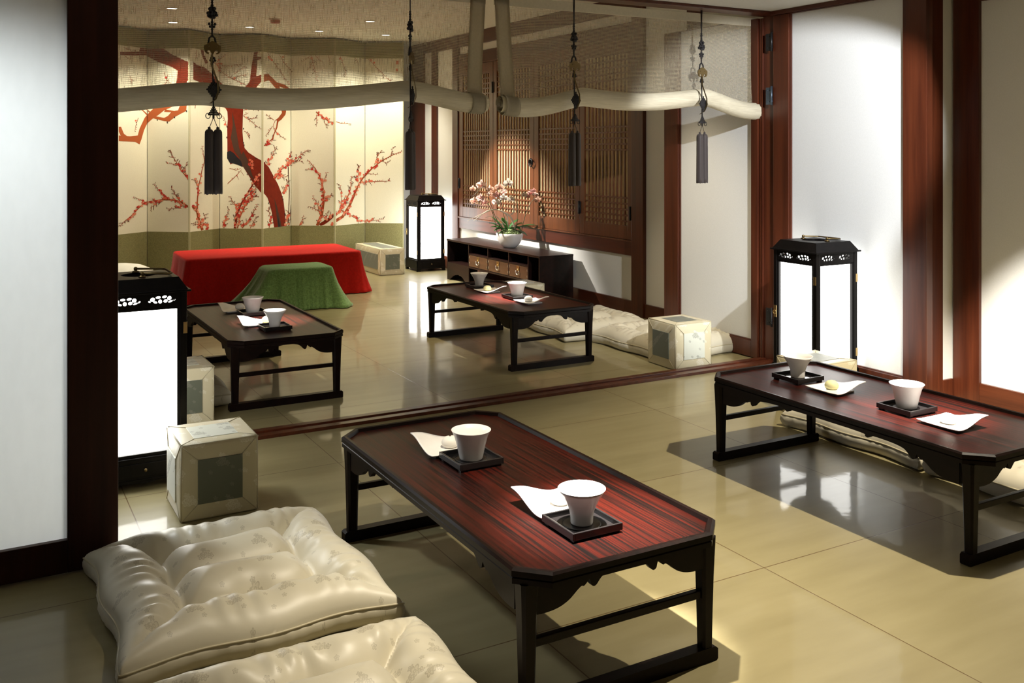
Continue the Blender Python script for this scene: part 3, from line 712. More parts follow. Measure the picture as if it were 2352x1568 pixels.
T3 = dup(T1, (1.398, 5.392, 0), label='low tea table in the far room, before the green cloth')
ZT = .340

# ------------------------------------------------------------ cups and plates
def cup_straight(label):
    t = thing('tea_cup', label, 'cup')
    m = MB(); m.lathe([(0, 0), (.034, 0), (.036, .004), (.044, .042), (.052, .071), (.0595, .086), (.061, .088), (.059, .088), (.050, .071), (.042, .042), (.033, .008), (0, .007)], n=40)
    m.build('cup_body', M['porcelain'], t); return t
def cup_flared(label):
    t = thing('tea_cup', label, 'cup')
    m = MB(); m.lathe([(0, 0), (.0275, 0), (.0285, .003), (.0290, .016), (.0315, .032), (.037, .047), (.0455, .063), (.0545, .078), (.0608, .088), (.0592, .088), (.053, .078), (.0435, .063), (.035, .047), (.0295, .032), (.026, .008), (0, .006)], n=40)
    m.build('cup_body', M['porcelain'], t); return t
def make_tray(label):
    t = thing('square_tray', label, 'tray', group='square black cup trays')
    m = MB(); a = .074
    m.box(-a+.004, a-.004, -a+.004, a-.004, .006, .011)
    for s in (-1, 1):
        m.box(s*a, s*(a-.006), -a, a, .006, .024, .0015); m.box(-a+.006, a-.006, s*a, s*(a-.006), .006, .024, .0015)
    m.build('tray_body', M['tray'], t)
    m = MB(); m.lathe([(.046, .011), (.050, .0118), (.050, .0125), (.046, .0125), (.040, .0120), (0, .0115)], n=32); m.build('cup_well', M['tray'], t)
    for sx in (-1, 1):
        for sy in (-1, 1): MB().box(sx*.06-.008, sx*.06+.008, sy*.06-.008, sy*.06+.008, 0, .006).build('foot', M['tray'], t)
    return t
def make_plate(label):
    t = thing('curled_plate', label, 'plate', group='white plates with one curled corner')
    m = MB(); ax, ay = .080, .082; th = .0035
    def z(u, v):
        # corner lift at (-x,+y)
        q = max(0, ((1-u)+v-1.12)/.88); lift = .034*q*q*(3-2*q) - .016*max(0, q-.70)
        edge = .0025*(abs(2*u-1)**4 + abs(2*v-1)**4)
        return .006 + lift + edge
    def pt(u, v, o): return ((2*u-1)*ax, (2*v-1)*ay, z(u, v)+o)
    m.grid(lambda u, v: pt(u, v, th), 20, 20); m.grid(lambda u, v: pt(u, v, 0), 20, 20)
    ring = [(i/20, 0) for i in range(20)] + [(1, i/20) for i in range(20)] + [(1-i/20, 1) for i in range(20)] + [(0, 1-i/20) for i in range(20)]
    m.loft([[pt(u, v, 0) for u, v in ring], [pt(u, v, th) for u, v in ring]], True, False)
    bmesh.ops.remove_doubles(m.bm, verts=m.bm.verts, dist=1e-5)
    m.build('plate_body', M['porcelain'], t)
    MB().box(-.05, .05, -.05, .05, 0, .0062).build('foot', M['porcelain'], t)
    return t
def make_sweet(name, mat, dot, label, cat='sweet'):
    m = MB(); m.lathe([(0, 0), (.020, 0), (.026, .006), (.0275, .014), (.024, .024), (.015, .031), (.006, .0335), (0, .034)], n=24)
    t = thing(name, label, cat)
    m.build('sweet_body', mat, t)
    if dot:
        MB().ball((0, 0, .0338), .0035, 8, (1, 1, .5)).build('topping', M['speck'], t)
    return t
cupS = cup_straight('x'); cupF = cup_flared('x'); tray0 = make_tray('x'); plate0 = make_plate('x')
swW = make_sweet('rice_cake', M['sweet_w'], False, 'x'); swWd = make_sweet('rice_cake', M['sweet_w'], True, 'x'); swY = make_sweet('rice_cake', M['sweet_y'], False, 'x')
for o in (cupS, cupF): o['group'] = 'white tea cups'
for o in (swW, swWd, swY): o['group'] = 'round sweets on the plates'
used = set()
def place(src, loc, rz, label):
    if src.name not in used:
        used.add(src.name); src.location = loc; src.rotation_euler = (0, 0, rz); src['label'] = label; return src
    return dup(src, loc, rz, label)
def setting(cx, cy, px, py, cup, sweet, rz, prz, where, sd, sw=True, tw=0):
    place(tray0, (cx, cy, ZT), rz, 'black square cup tray, '+where)
    kind = 'straight sided' if cup is cupS else 'bell shaped'
    place(cup, (cx, cy, ZT+.0126), 0, 'white %s tea cup, %s' % (kind, where))
    place(plate0, (px, py, ZT), prz, 'white curled plate beside a cup, '+where)
    if sweet: place(sweet, (px+sd[0], py+sd[1], ZT+.0102), tw, {swW: 'white round rice cake on a plate, ', swWd: 'white rice cake with brown speck, ', swY: 'pale yellow rice cake on a plate, '}[sweet]+where)
setting(1.330, 2.618, 1.312, 2.775, cupS, swWd, .0, 0, 'far end of nearest table', (.015, -.015))
setting(1.345, 2.030, 1.352, 2.185, cupF, swW, .0, 0, 'near end of nearest table', (.02, -.01))
setting(2.982, 2.885, 2.980, 2.685, cupF, swY, .0, PI, 'far end of right-hand table', (-.02, 0))
setting(2.978, 2.350, 2.962, 2.152, cupS, swW, .0, PI, 'near end of right-hand table', (-.02, 0))
setting(3.045, 5.870, 3.020, 5.665, cupF, swY, .0, PI, 'far end of table by cabinet', (-.02, 0))
setting(3.040, 5.335, 3.030, 5.140, cupS, swW, .0, PI, 'near end of table by cabinet', (-.02, 0))
setting(1.412, 5.560, 1.350, 5.740, cupS, swW, .0, 0, 'far end of table before green cloth', (.03, -.01))
setting(1.402, 5.060, 1.345, 5.235, cupF, swY, .0, 0, 'near end of table before green cloth', (.06, -.01))

# ----------------------------------------------------------------- lanterns
def rect_with_holes(w, h, holes, th):
    """board in XZ with real pierced holes, thickness along Y"""
    c = bpy.data.curves.new('tmp', 'CURVE'); c.dimensions = '2D'; c.fill_mode = 'BOTH'; c.extrude = th/2
    for pts in [[(-w/2, -h/2), (w/2, -h/2), (w/2, h/2), (-w/2, h/2)]] + holes:
        s = c.splines.new('POLY'); s.points.add(len(pts)-1); s.use_cyclic_u = True
        for p, (x, y) in zip(s.points, pts): p.co = (x, y, 0, 1)
    o = bpy.data.objects.new('tmp', c); COL.objects.link(o)
    dg = bpy.context.evaluated_depsgraph_get(); me = bpy.data.meshes.new_from_object(o.evaluated_get(dg))
    bpy.data.objects.remove(o); bpy.data.curves.remove(c)
    me.transform(Matrix.Rotation(PI/2, 4, 'X')); return me
def make_lantern(label):
    t = thing('floor_lantern', label, 'lantern', group='tall black paper floor lanterns')
    b = .155; k = 'black_wood'
    # base with bracket feet
    m = MB()
    for rz in range(4):
        R = Matrix.Rotation(rz*PI/2, 4, 'Z')
        q = MB()
        q.prism([(-b-.006, .112), (-b-.006, .0), (-b+.030, .0), (-b+.026, .014), (-b+.040, .024), (-.06, .026), (0, .020), (.06, .026), (b-.040, .024), (b-.026, .014), (b-.030, 0), (b+.006, 0), (b+.006, .112)], -b-.006, -b+.010, 'y')
        q.xf(R); me = bpy.data.meshes.new('t'); q.bm.to_mesh(me); q.bm.free(); m.bm.from_mesh(me)
    m.box(-b-.004, b+.004, -b-.004, b+.004, .104, .118, .002); m.box(-b-.009, b+.009, -b-.009, b+.009, .030, .038, .002)
    m.build('base', M[k], t)
    d = MB().box(-.10, .10, -b-.011, -b-.004, .048, .098, .002).build('drawer', M[k], t)
    MB().ball((0, -b-.017, .073), .007, 10).build('knob', M['antique_brass'], d)
    for sx in (-1, 1):
        for sy in (-1, 1):
            m = MB(); m.box(sx*b, sx*(b-.026), sy*b, sy*(b-.026), .116, .742, .003)
            m.box(sx*(b-.004), sx*(b-.036), sy*(b-.004), sy*(b-.036), .116, .742, .002); m.build('corner_post', M[k], t)
    # frames round the paper
    for z0, z1 in ((.116, .130), (.676, .690)):
        for s in (-1, 1):
            MB().box(-b+.03, b-.03, s*(b-.006), s*(b-.024), z0, z1, .001).build('rail', M[k], t); MB().box(s*(b-.006), s*(b-.024), -b+.03, b-.03, z0, z1, .001).build('rail', M[k], t)
    for rz in range(4):
        o = MB().box(-b+.034, b-.034, -b+.020, -b+.024, .130, .678).build('paper_panel', M['lantern_paper'], t)
        o.rotation_euler = (0, 0, rz*PI/2)
    # pierced frieze: two sprays of petals a side
    holes = []
    for cx in (-.064, .064):
        for (dx, dz, rx, rz_, a) in ((-.036, .002, .009, .0075, .2), (-.015, .009, .0095, .005, 0), (.008, .010, .009, .005, .1), (.026, .004, .008, .008, -.3), (-.008, -.007, .007, .008, .4), (.012, -.006, .008, .0065, .2), (-.026, -.009, .008, .004, -.3), (.030, -.009, .009, .0035, .3), (.044, -.004, .005, .003, .6), (-.047, -.006, .005, .003, -.6)):
            holes.append([(cx+dx+rx*math.cos(q)*math.cos(a)-rz_*math.sin(q)*math.sin(a), dz+rx*math.cos(q)*math.sin(a)+rz_*math.sin(q)*math.cos(a)) for q in [2*PI*j/10 for j in range(10)]])
    fm = rect_with_holes(2*b-.05, .058, holes, .008); fm.materials.append(M[k])
    for rz in range(4):
        o = bpy.data.objects.new('pierced_frieze', fm); COL.objects.link(o); o.parent = t
        R = Matrix.Rotation(rz*PI/2, 4, 'Z'); o.location = R @ Vector((0, -b+.006, .715)); o.rotation_euler = (0, 0, rz*PI/2)
    # inner light box behind the frieze
    m = MB()
    i = b-.045
    m.loft([[(-i,-i,.69),(i,-i,.69),(i,i,.69),(-i,i,.69)], [(-i,-i,.735),(i,-i,.735),(i,i,.735),(-i,i,.735)]], True, False, False)
    m.build('inner_paper', M['lantern_paper'], t)
    # roof: eave plate, sloping sides, top with round vent
    m = MB(); e = b+.014; r0 = b+.004; r1 = b-.026
    m.box(-e, e, -e, e, .742, .750, .002)
    m.loft([[(s*r0, q*r0, .750) for s, q in ((-1,-1),(1,-1),(1,1),(-1,1))], [(s*r1, q*r1, .797) for s, q in ((-1,-1),(1,-1),(1,1),(-1,1))]], True, False, False)
    n = 32; rv = .066
    outer = []
    for j in range(n):
        a = 2*PI*j/n + PI/4; c, s_ = math.cos(a), math.sin(a); sc = r1/max(abs(c), abs(s_)); outer.append((c*sc, s_*sc, .797))
    inner = [(rv*math.cos(2*PI*j/n+PI/4), rv*math.sin(2*PI*j/n+PI/4), .798) for j in range(n)]
    low = [(p[0]*.97, p[1]*.97, .775) for p in inner]
    m.loft([outer, inner, low], True, False, False)
    m.loft([low, [(p[0]*.3, p[1]*.3, .774) for p in low]], True, True, False)
    m.build('roof', M[k], t)
    # folded carrying handle: two pivots and a flat lying bail
    m = MB()
    for s in (-1, 1):
        m.lathe([(0, .798), (.014, .798), (.012, .803), (.005, .805), (.005, .809), (.0, .809)], (.0, s*.085, 0), 16); m.ball((0, s*.085, .812), .008, 12)
    m.tube([(0, .085, .812), (.100, .086, .806), (.112, .07, .806), (.112, -.07, .806), (.100, -.086, .806), (0, -.085, .812)], .0042, 8)
    m.build('handle', M['antique_brass'], t)
    for z in (.60, .20):
        MB().box(-b-.002, -b+.008, -b+.002, -b+.020, z-.022, z+.022, .001).build('hinge', M['brass'], t)
        MB().box(b-.014, b+.001, -b-.002, -b+.004, z-.022, z+.022, .001).build('hinge', M['brass'], t)
    MB().box(-b-.003, -b+.001, b-.024, b-.006, .37, .435, .001).tube([(-b-.006, b-.015+.011*math.cos(q*PI/6), .398+.011*math.sin(q*PI/6)) for q in range(13)], .0022, 6).build('latch', M['brass'], t)
    return t
LC = make_lantern('lit black lantern beside the folding screen at the far end of the room'); LC.location = (4.240, 9.432, 0)
LL = dup(LC, (.578, 4.046, 0), label='lit black lantern half hidden behind the dark post on the left'); LL.rotation_euler = (0, 0, 0)
LR = dup(LC, (4.018, 3.762, 0), label='lit black lantern in front of the white door panel at the right')

# ------------------------------------------------------------ block cushions
def make_block(label, sx=.135, sy=.135, h=.27, pale=None, name='block_cushion'):
    t = thing(name, label, 'cushion', group='square brocade block cushions')
    m = MB(); m.box(-sx, sx, -sy, sy, 0, h, .012)
    bmesh.ops.subdivide_edges(m.bm, edges=[e for e in m.bm.edges if e.calc_length() > .1], cuts=5, use_grid_fill=True)
    for v in m.bm.verts:
        for a, s in ((0, sx), (1, sy)):
            o = 1-a
            q = max(0, 1-(v.co[o]/(sx if o == 0 else sy))**2)*max(0, 1-((v.co.z-h/2)/(h/2))**2)
            if abs(v.co[a]) > s-.004: v.co[a] += math.copysign(.006*q, v.co[a])
    for f in m.bm.faces: f.smooth = True
    m.build('cover', M['block_cream'], t)
    ins = .058
    def patch(face, mat):
        q = MB()
        if face == 'top': q.box(-sx+ins, sx-ins, -sy+ins, sy-ins, h-.002, h+.0015, .001)
        elif face[0] == 'y': s = 1 if face[1] == '+' else -1; q.box(-sx+ins, sx-ins, s*(sy+.002), s*(sy+.0078), ins, h-ins, .001)
        else: s = 1 if face[1] == '+' else -1; q.box(s*(sx+.002), s*(sx+.0078), -sy+ins, sy-ins, ins, h-ins, .001)
        q.build('inset_panel', M[mat], t)
    pale = pale or ()
    for f in ('top', 'y-', 'y+', 'x-', 'x+'): patch(f, 'block_pale' if f in pale else 'block_sage')
    # piping on the edges and mitre seams
    m = MB(); g = .0032
    for s in (-1, 1):
        for q in (-1, 1):
            m.tube([(s*(sx-.004), q*(sy-.004), .008), (s*(sx-.004), q*(sy-.004), h-.004)], g, 6)
        for z in (.006, h-.004):
            m.tube([(s*(sx-.004), -sy+.004, z), (s*(sx-.004), sy-.004, z)], g, 6); m.tube([(-sx+.004, s*(sy-.004), z), (sx-.004, s*(sy-.004), z)], g, 6)
    for s in (-1, 1):
        for q in (-1, 1):
            m.tube([(s*(sx-.004), q*(sy-.004), h), (s*(sx-ins), q*(sy-ins), h+.001)], .0014, 5)
            for zz, zi in ((.004, ins), (h-.004, h-ins)):
                m.tube([(s*(sx-.004), q*sy, zz), (s*(sx-ins), q*(sy+.004), zi)], .0014, 5)
                m.tube([(q*sx, s*(sy-.004), zz), (q*(sx+.004), s*(sy-ins), zi)], .0014, 5)
    m.build('piping', M['piping'], t)
    return t
bA = make_block('cube cushion with a dark square patch, in front of the left lantern', pale=('top', 'x-')); bA.location = (.764, 3.592, 0); bA.rotation_euler = (0, 0, 0)
bB = make_block('cube cushion at the sill beside the open door, with a pale front', pale=('y-',)); bB.location = (3.715, 4.545, 0); bB.rotation_euler = (0, 0, -.02)
bF = dup(bA, (.868, 4.790, 0), 0, 'cube cushion just behind the left lantern, next to a floor cushion')
bD = dup(bB, (3.625, 3.385, 0), 0, 'cube cushion in front of the right lantern, behind the right-hand table')
bE = dup(bA, (3.672, 6.390, 0), 0, 'cube cushion between the far table and the drawer cabinet')
bC = make_block('long block cushion on the floor between the red cloth and the screen', sy=.36); bC.location = (3.758, 9.535, 0)

# ------------------------------------------------------------ floor cushions
def make_cushion(label, W=.36, L=.365, hh=.115, seed=1):
    rnd = random.Random(seed)
    t = thing('floor_cushion', label, 'cushion', group='tufted satin floor cushions')
    tuf = [(-.5, -.5), (0, -.5), (.5, -.5), (-.5, 0), (.5, 0), (-.5, .5), (0, .5), (.5, .5)]
    n = 110
    def seg(px, py, a, b):
        ax, ay = a; bx, by = b; dx, dy = bx-ax, by-ay; l2 = dx*dx+dy*dy
        tt = max(0, min(1, ((px-ax)*dx+(py-ay)*dy)/l2)); return math.hypot(px-ax-tt*dx, py-ay-tt*dy)
    lines = [((-.5,-.5),(.5,-.5)), ((-.5,0),(.5,0)), ((-.5,.5),(.5,.5)), ((-.5,-.5),(-.5,.5)), ((.5,-.5),(.5,.5)), ((-.5,-.5),(-1,-1)), ((.5,-.5),(1,-1)), ((-.5,.5),(-1,1)), ((.5,.5),(1,1))]
    ph = [rnd.uniform(0, 6) for _ in range(12)]
    def ztop(u, v):
        r = max(abs(u), abs(v))
        e = (1-r**4)**.6 if r < 1 else 0
        z = .058 + (hh-.058)*e
        if r < 1:
            dl = min(seg(u, v, a, b)*(1 if k < 5 else 1.6) for k, (a, b) in enumerate(lines))
            z -= .062*math.exp(-(dl/.11)**1.0)*min(1, (1-r)*2.6)
            for tx, ty in tuf: z -= .028*math.exp(-((u-tx)**2+(v-ty)**2)/.014)
            # gathered wrinkles fanning from the tufts to the edges
            if r > .5:
                if abs(u) > abs(v): w = math.sin(v*38+ph[0]+2*math.sin(v*9+ph[1])+u*5)
                else: w = math.sin(u*34+ph[2]+2*math.sin(u*8+ph[3])+v*5)
                z += .0042*w*math.exp(-((r-.70)/.15)**2)*min(1, (r-.5)/.12)
            z += .004*math.sin(u*5+ph[4])*math.sin(v*4.3+ph[5])
        return z
    def outline(u, v):
        # straight-ish sides with slightly pulled corners
        k = 1 - .035*(1-abs(v)**3)*abs(u)**6; q = 1 - .035*(1-abs(u)**3)*abs(v)**6
        wob = .010*math.sin(v*6+ph[6])*abs(u)**4; wb2 = .010*math.sin(u*6+ph[7])*abs(v)**4
        return (W*u*k + wob, L*v*q + wb2)
    m = MB()
    def f(i, j):
        u, v = 2*i-1, 2*j-1
        u = math.copysign(1-(1-abs(u))**1.25, u); v = math.copysign(1-(1-abs(v))**1.25, v)
        x, y = outline(u, v); return (x, y, ztop(u, v))
    m.grid(f, n, n)
    ring = [(i/44*2-1, -1) for i in range(44)] + [(1, i/44*2-1) for i in range(44)] + [(1-i/44*2, 1) for i in range(44)] + [(-1, 1-i/44*2) for i in range(44)]
    def rr(sc, z):
        k = max(0, 1-abs(z-.032)/.03)
        return [(outline(u, v)[0]*(sc+k*.007*math.sin(j*2.1+ph[8]+math.sin(j*.7)*2)), outline(u, v)[1]*(sc+k*.007*math.sin(j*2.1+ph[8]+math.sin(j*.7)*2)), z) for j, (u, v) in enumerate(ring)]
    m.loft([rr(1.0, .058), rr(1.012, .046), rr(1.014, .034), rr(1.0, .016), rr(.97, .005), rr(.92, .0), rr(.4, .0)], True, True)
    bmesh.ops.remove_doubles(m.bm, verts=m.bm.verts, dist=2e-4)
    m.build('cover', M['satin'], t)
    m = MB(); m.tube([(x*1.003, y*1.003, .058) for x, y, z in rr(1, 0)+rr(1, 0)[:1]], .0028, 6); m.build('edge_seam', M['piping'], t)
    m = MB()
    for tx, ty in tuf:
        x, y = outline(tx, ty); m.ball((x, y, ztop(tx, ty)+.001), .004, 8, (1.6, 1, .6))
    m.build('tuft_stitch', M['piping'], t)
    return t
c1 = make_cushion('large cream tufted cushion in the left foreground, whole in view', .362, .375, .150, 1); c1.location = (.668, 2.81, 0); c1.rotation_euler = (0, 0, .015)
c2 = make_cushion('cream tufted cushion at the bottom edge, only its far corner in view', .355, .37, .146, 2); c2.location = (.672, 1.945, 0)
c3 = dup(c1, (3.98, 4.98, 0), .02, 'cream tufted cushion behind the cube cushion at the door sill')
c4 = dup(c2, (3.82, 5.755, 0), -.03, 'cream tufted cushion to the right of the far table, against the lattice wall')
c5 = dup(c2, (3.668, 2.92, 0), .02, 'cream tufted cushion behind the right-hand table, under its far end')
c6 = dup(c1, (3.668, 2.16, 0), 0, 'cream tufted cushion behind the right-hand table, at the right edge')
c7 = dup(c2, (.80, 5.28, 0), 0, 'cream tufted cushion behind the left lantern, beside the far left table')
c8 = thing('round_cushion', 'plump plain white cushion on the floor left of the red cloth', 'cushion', (1.16, 9.22, 0))
m = MB(); m.lathe([(0, 0), (.22, 0), (.29, .02), (.325, .08), (.32, .14), (.27, .205), (.18, .245), (.08, .262), (0, .266)], n=40); m.build('cover', plain('white_cotton', (.82, .79, .68), .8, noise=.04), c8)
m = MB(); m.tube([(.327*math.cos(a), .327*math.sin(a), .10) for a in [k*PI/24 for k in range(49)]], .004, 6); m.build('edge_seam', M['piping'], c8)

# --------------------------------------------------------------- covered tables
def drape(name, label, mat, x0, x1, y0, y1, h, rz, flare, seed, cat='tablecloth', bunch=()):
    rnd = random.Random(seed); cx, cy = (x0+x1)/2, (y0+y1)/2; a, b = (x1-x0)/2, (y1-y0)/2
    n = 160; per = []
    # rounded rectangle perimeter param
    r = .05
    pts = []
    def arc(ox, oy, t0):
        for k in range(9): q = t0+k/8*PI/2; pts.append((ox+r*math.cos(q), oy+r*math.sin(q), math.cos(q), math.sin(q), 1 if 1 < k < 7 else .4))
    def line(p, q, nx, ny, k):
        for i in range(1, k): pts.append((p[0]+(q[0]-p[0])*i/k, p[1]+(q[1]-p[1])*i/k, nx, ny, 0))
    arc(a-r, b-r, 0); line((a-r, b), (-a+r, b), 0, 1, 26); arc(-a+r, b-r, PI/2); line((-a, b-r), (-a, -b+r), -1, 0, 18)
    arc(-a+r, -b+r, PI); line((-a+r, -b), (a-r, -b), 0, -1, 40); arc(a-r, -b+r, 1.5*PI); line((a, -b+r), (a, b-r), 1, 0, 18)
    n = len(pts); ph = [rnd.uniform(0, 6) for _ in range(8)]
    rings = []
    for z, out in ((h, -.028), (h-.003, -.012), (h-.012, -.003), (h-.028, .002), (h*.8, .012), (h*.6, .03), (h*.4, .052), (h*.22, .075), (h*.09, .092), (.022, .100), (.006, .098)):
        ring = []; dep = max(0, (h-z)/h)
        for i, (x, y, nx, ny, cor) in enumerate(pts):
            s = i/n*2*PI
            wav = (.5*math.sin(9*s+ph[0]) + .5*math.sin(17*s+ph[1]+math.sin(5*s))) * .020*dep + (.010*math.sin(41*s+ph[2]))*dep*dep
            fl = flare[0]*max(0, -nx) + flare[1]*max(0, nx) + flare[2]*max(0, -ny) + flare[3]*max(0, ny)
            o = out*(fl/.1) + wav + cor*.035*dep*dep*(fl/.1)
            ring.append((x+nx*o, y+ny*o, z + (0.006*math.sin(23*s+ph[3])*dep if z > .03 else 0)))
        rings.append(ring)
    m = MB(); m.loft(rings[::-1], True, False)
    top = [rings[0]]
    for k in (.8, .55, .3, .08):
        top.append([(x*k, y*k, h+.0025*math.sin(x*7+ph[4])*math.sin(y*9+ph[5])*(1-k)) for x, y, z in rings[0]])
    m.loft(top, True, False); m.bm.faces.new([v for v in m.bm.verts][-n:])
    bmesh.ops.remove_doubles(m.bm, verts=m.bm.verts, dist=1e-4)
    for fc in m.bm.faces: fc.smooth = True
    o = m.build(name, mat); o.location = (cx, cy, 0); o.rotation_euler = (0, 0, rz)
    return tag(o, label, cat)
red = drape('red_tablecloth', 'bright red felt cloth draped to the floor over a long low table', M['red_felt'], 1.56, 3.08, 8.22, 9.00, .375, -.03, (.05, .06, .03, .05), 3)
grn = drape('green_tablecloth', 'green felt cloth draped over a small low table before the red cloth', M['green_felt'], 2.06, 2.60, 7.58, 7.96, .33, -.03, (.20, .11, .07, .03), 4)

# -------------------------------------------------------------- drawer cabinet
def make_cabinet():
    X0, X1, Y0, Y1, h = 4.118, 4.452, 6.85, 8.632, .400
    t = thing('drawer_cabinet', 'long low dark cabinet with three drawers under the orchid bowl', 'cabinet', ((X0+X1)/2, (Y0+Y1)/2, 0))
    cx, cy = (X0+X1)/2, (Y0+Y1)/2; w = (X1-X0)/2; L = (Y1-Y0)/2; k = M['cab_wood']; th = .014
    MB().box(-w-.004, w, -L-.004, L+.004, h-.018, h, .002).build('top_board', k, t)
    MB().box(-w, w, -L, -L+th, 0, h-.018, .001).build('side_panel', k, t); MB().box(-w, w, L-th, L, 0, h-.018, .001).build('side_panel', k, t)
    MB().box(w-.01, w, -L+th, L-th, .165, h-.018).build('back_panel', k, t)
    MB().box(-w+.001, w-.01, -L+th, L-th, .160, .174).build('shelf', k, t)
    ys = [8.165-cy, 7.775-cy, 7.385-cy, 7.045-cy]
    for y in ys: MB().box(-w+.003, w-.01, y-.006, y+.006, .174, h-.018).build('divider', k, t)
    MB().box(-w+.002, w-.01, ys[3]+.006, ys[0]-.006, .288, .298).build('shelf', k, t)
    # bracket panels with arched cut-outs below the end bays
    def bracket(a, b):
        l = b-a; q = [(a, .160), (a, 0), (a+.10*l, 0), (a+.15*l, .022), (a+.20*l, .026), (a+.26*l, .046), (a+.36*l, .060), (a+.44*l, .062), (a+.5*l, .070), (a+.56*l, .062), (a+.64*l, .060), (a+.74*l, .046), (a+.80*l, .026), (a+.85*l, .022), (a+.90*l, 0), (b, 0), (b, .160)]
        MB().prism(q, -w+.001, -w+.013, 'x').build('bracket_panel', k, t)
    bracket(ys[0]-.006, L-th); bracket(-L+th, ys[3]+.006)
    for y1, y0 in zip(ys, ys[1:]):
        c = (y0+y1)/2; d = MB().box(-w+.004, w-.03, y0+.008, y1-.008, .177, .286, .002).build('drawer', M['drawer_wood'], t)
        MB().box(-w-.0005, -w+.004, c-.022, c+.022, .236, .280, .001).ball((-w-.002, c, .250), .006, 8).build('lock_plate', M['brass'], d)
        q = MB(); q.tube([(-w-.006, c+.027*math.cos(a), .232+.027*math.sin(a)) for a in [PI*.9+j*PI*1.2/12 for j in range(13)]], .0032, 8); q.build('ring_pull', M['silver'], d)
        q = MB()
        for yy, s in ((y0+.010, 1), (y1-.010, -1)):
            for zz in (.205, .258): q.prism([(yy, zz-.013), (yy+s*.008, zz-.009), (yy+s*.012, zz), (yy+s*.008, zz+.009), (yy, zz+.013)], -w+.0025, -w+.0045, 'x')
        q.build('corner_mount', M['silver'], d)
    return t
make_cabinet()

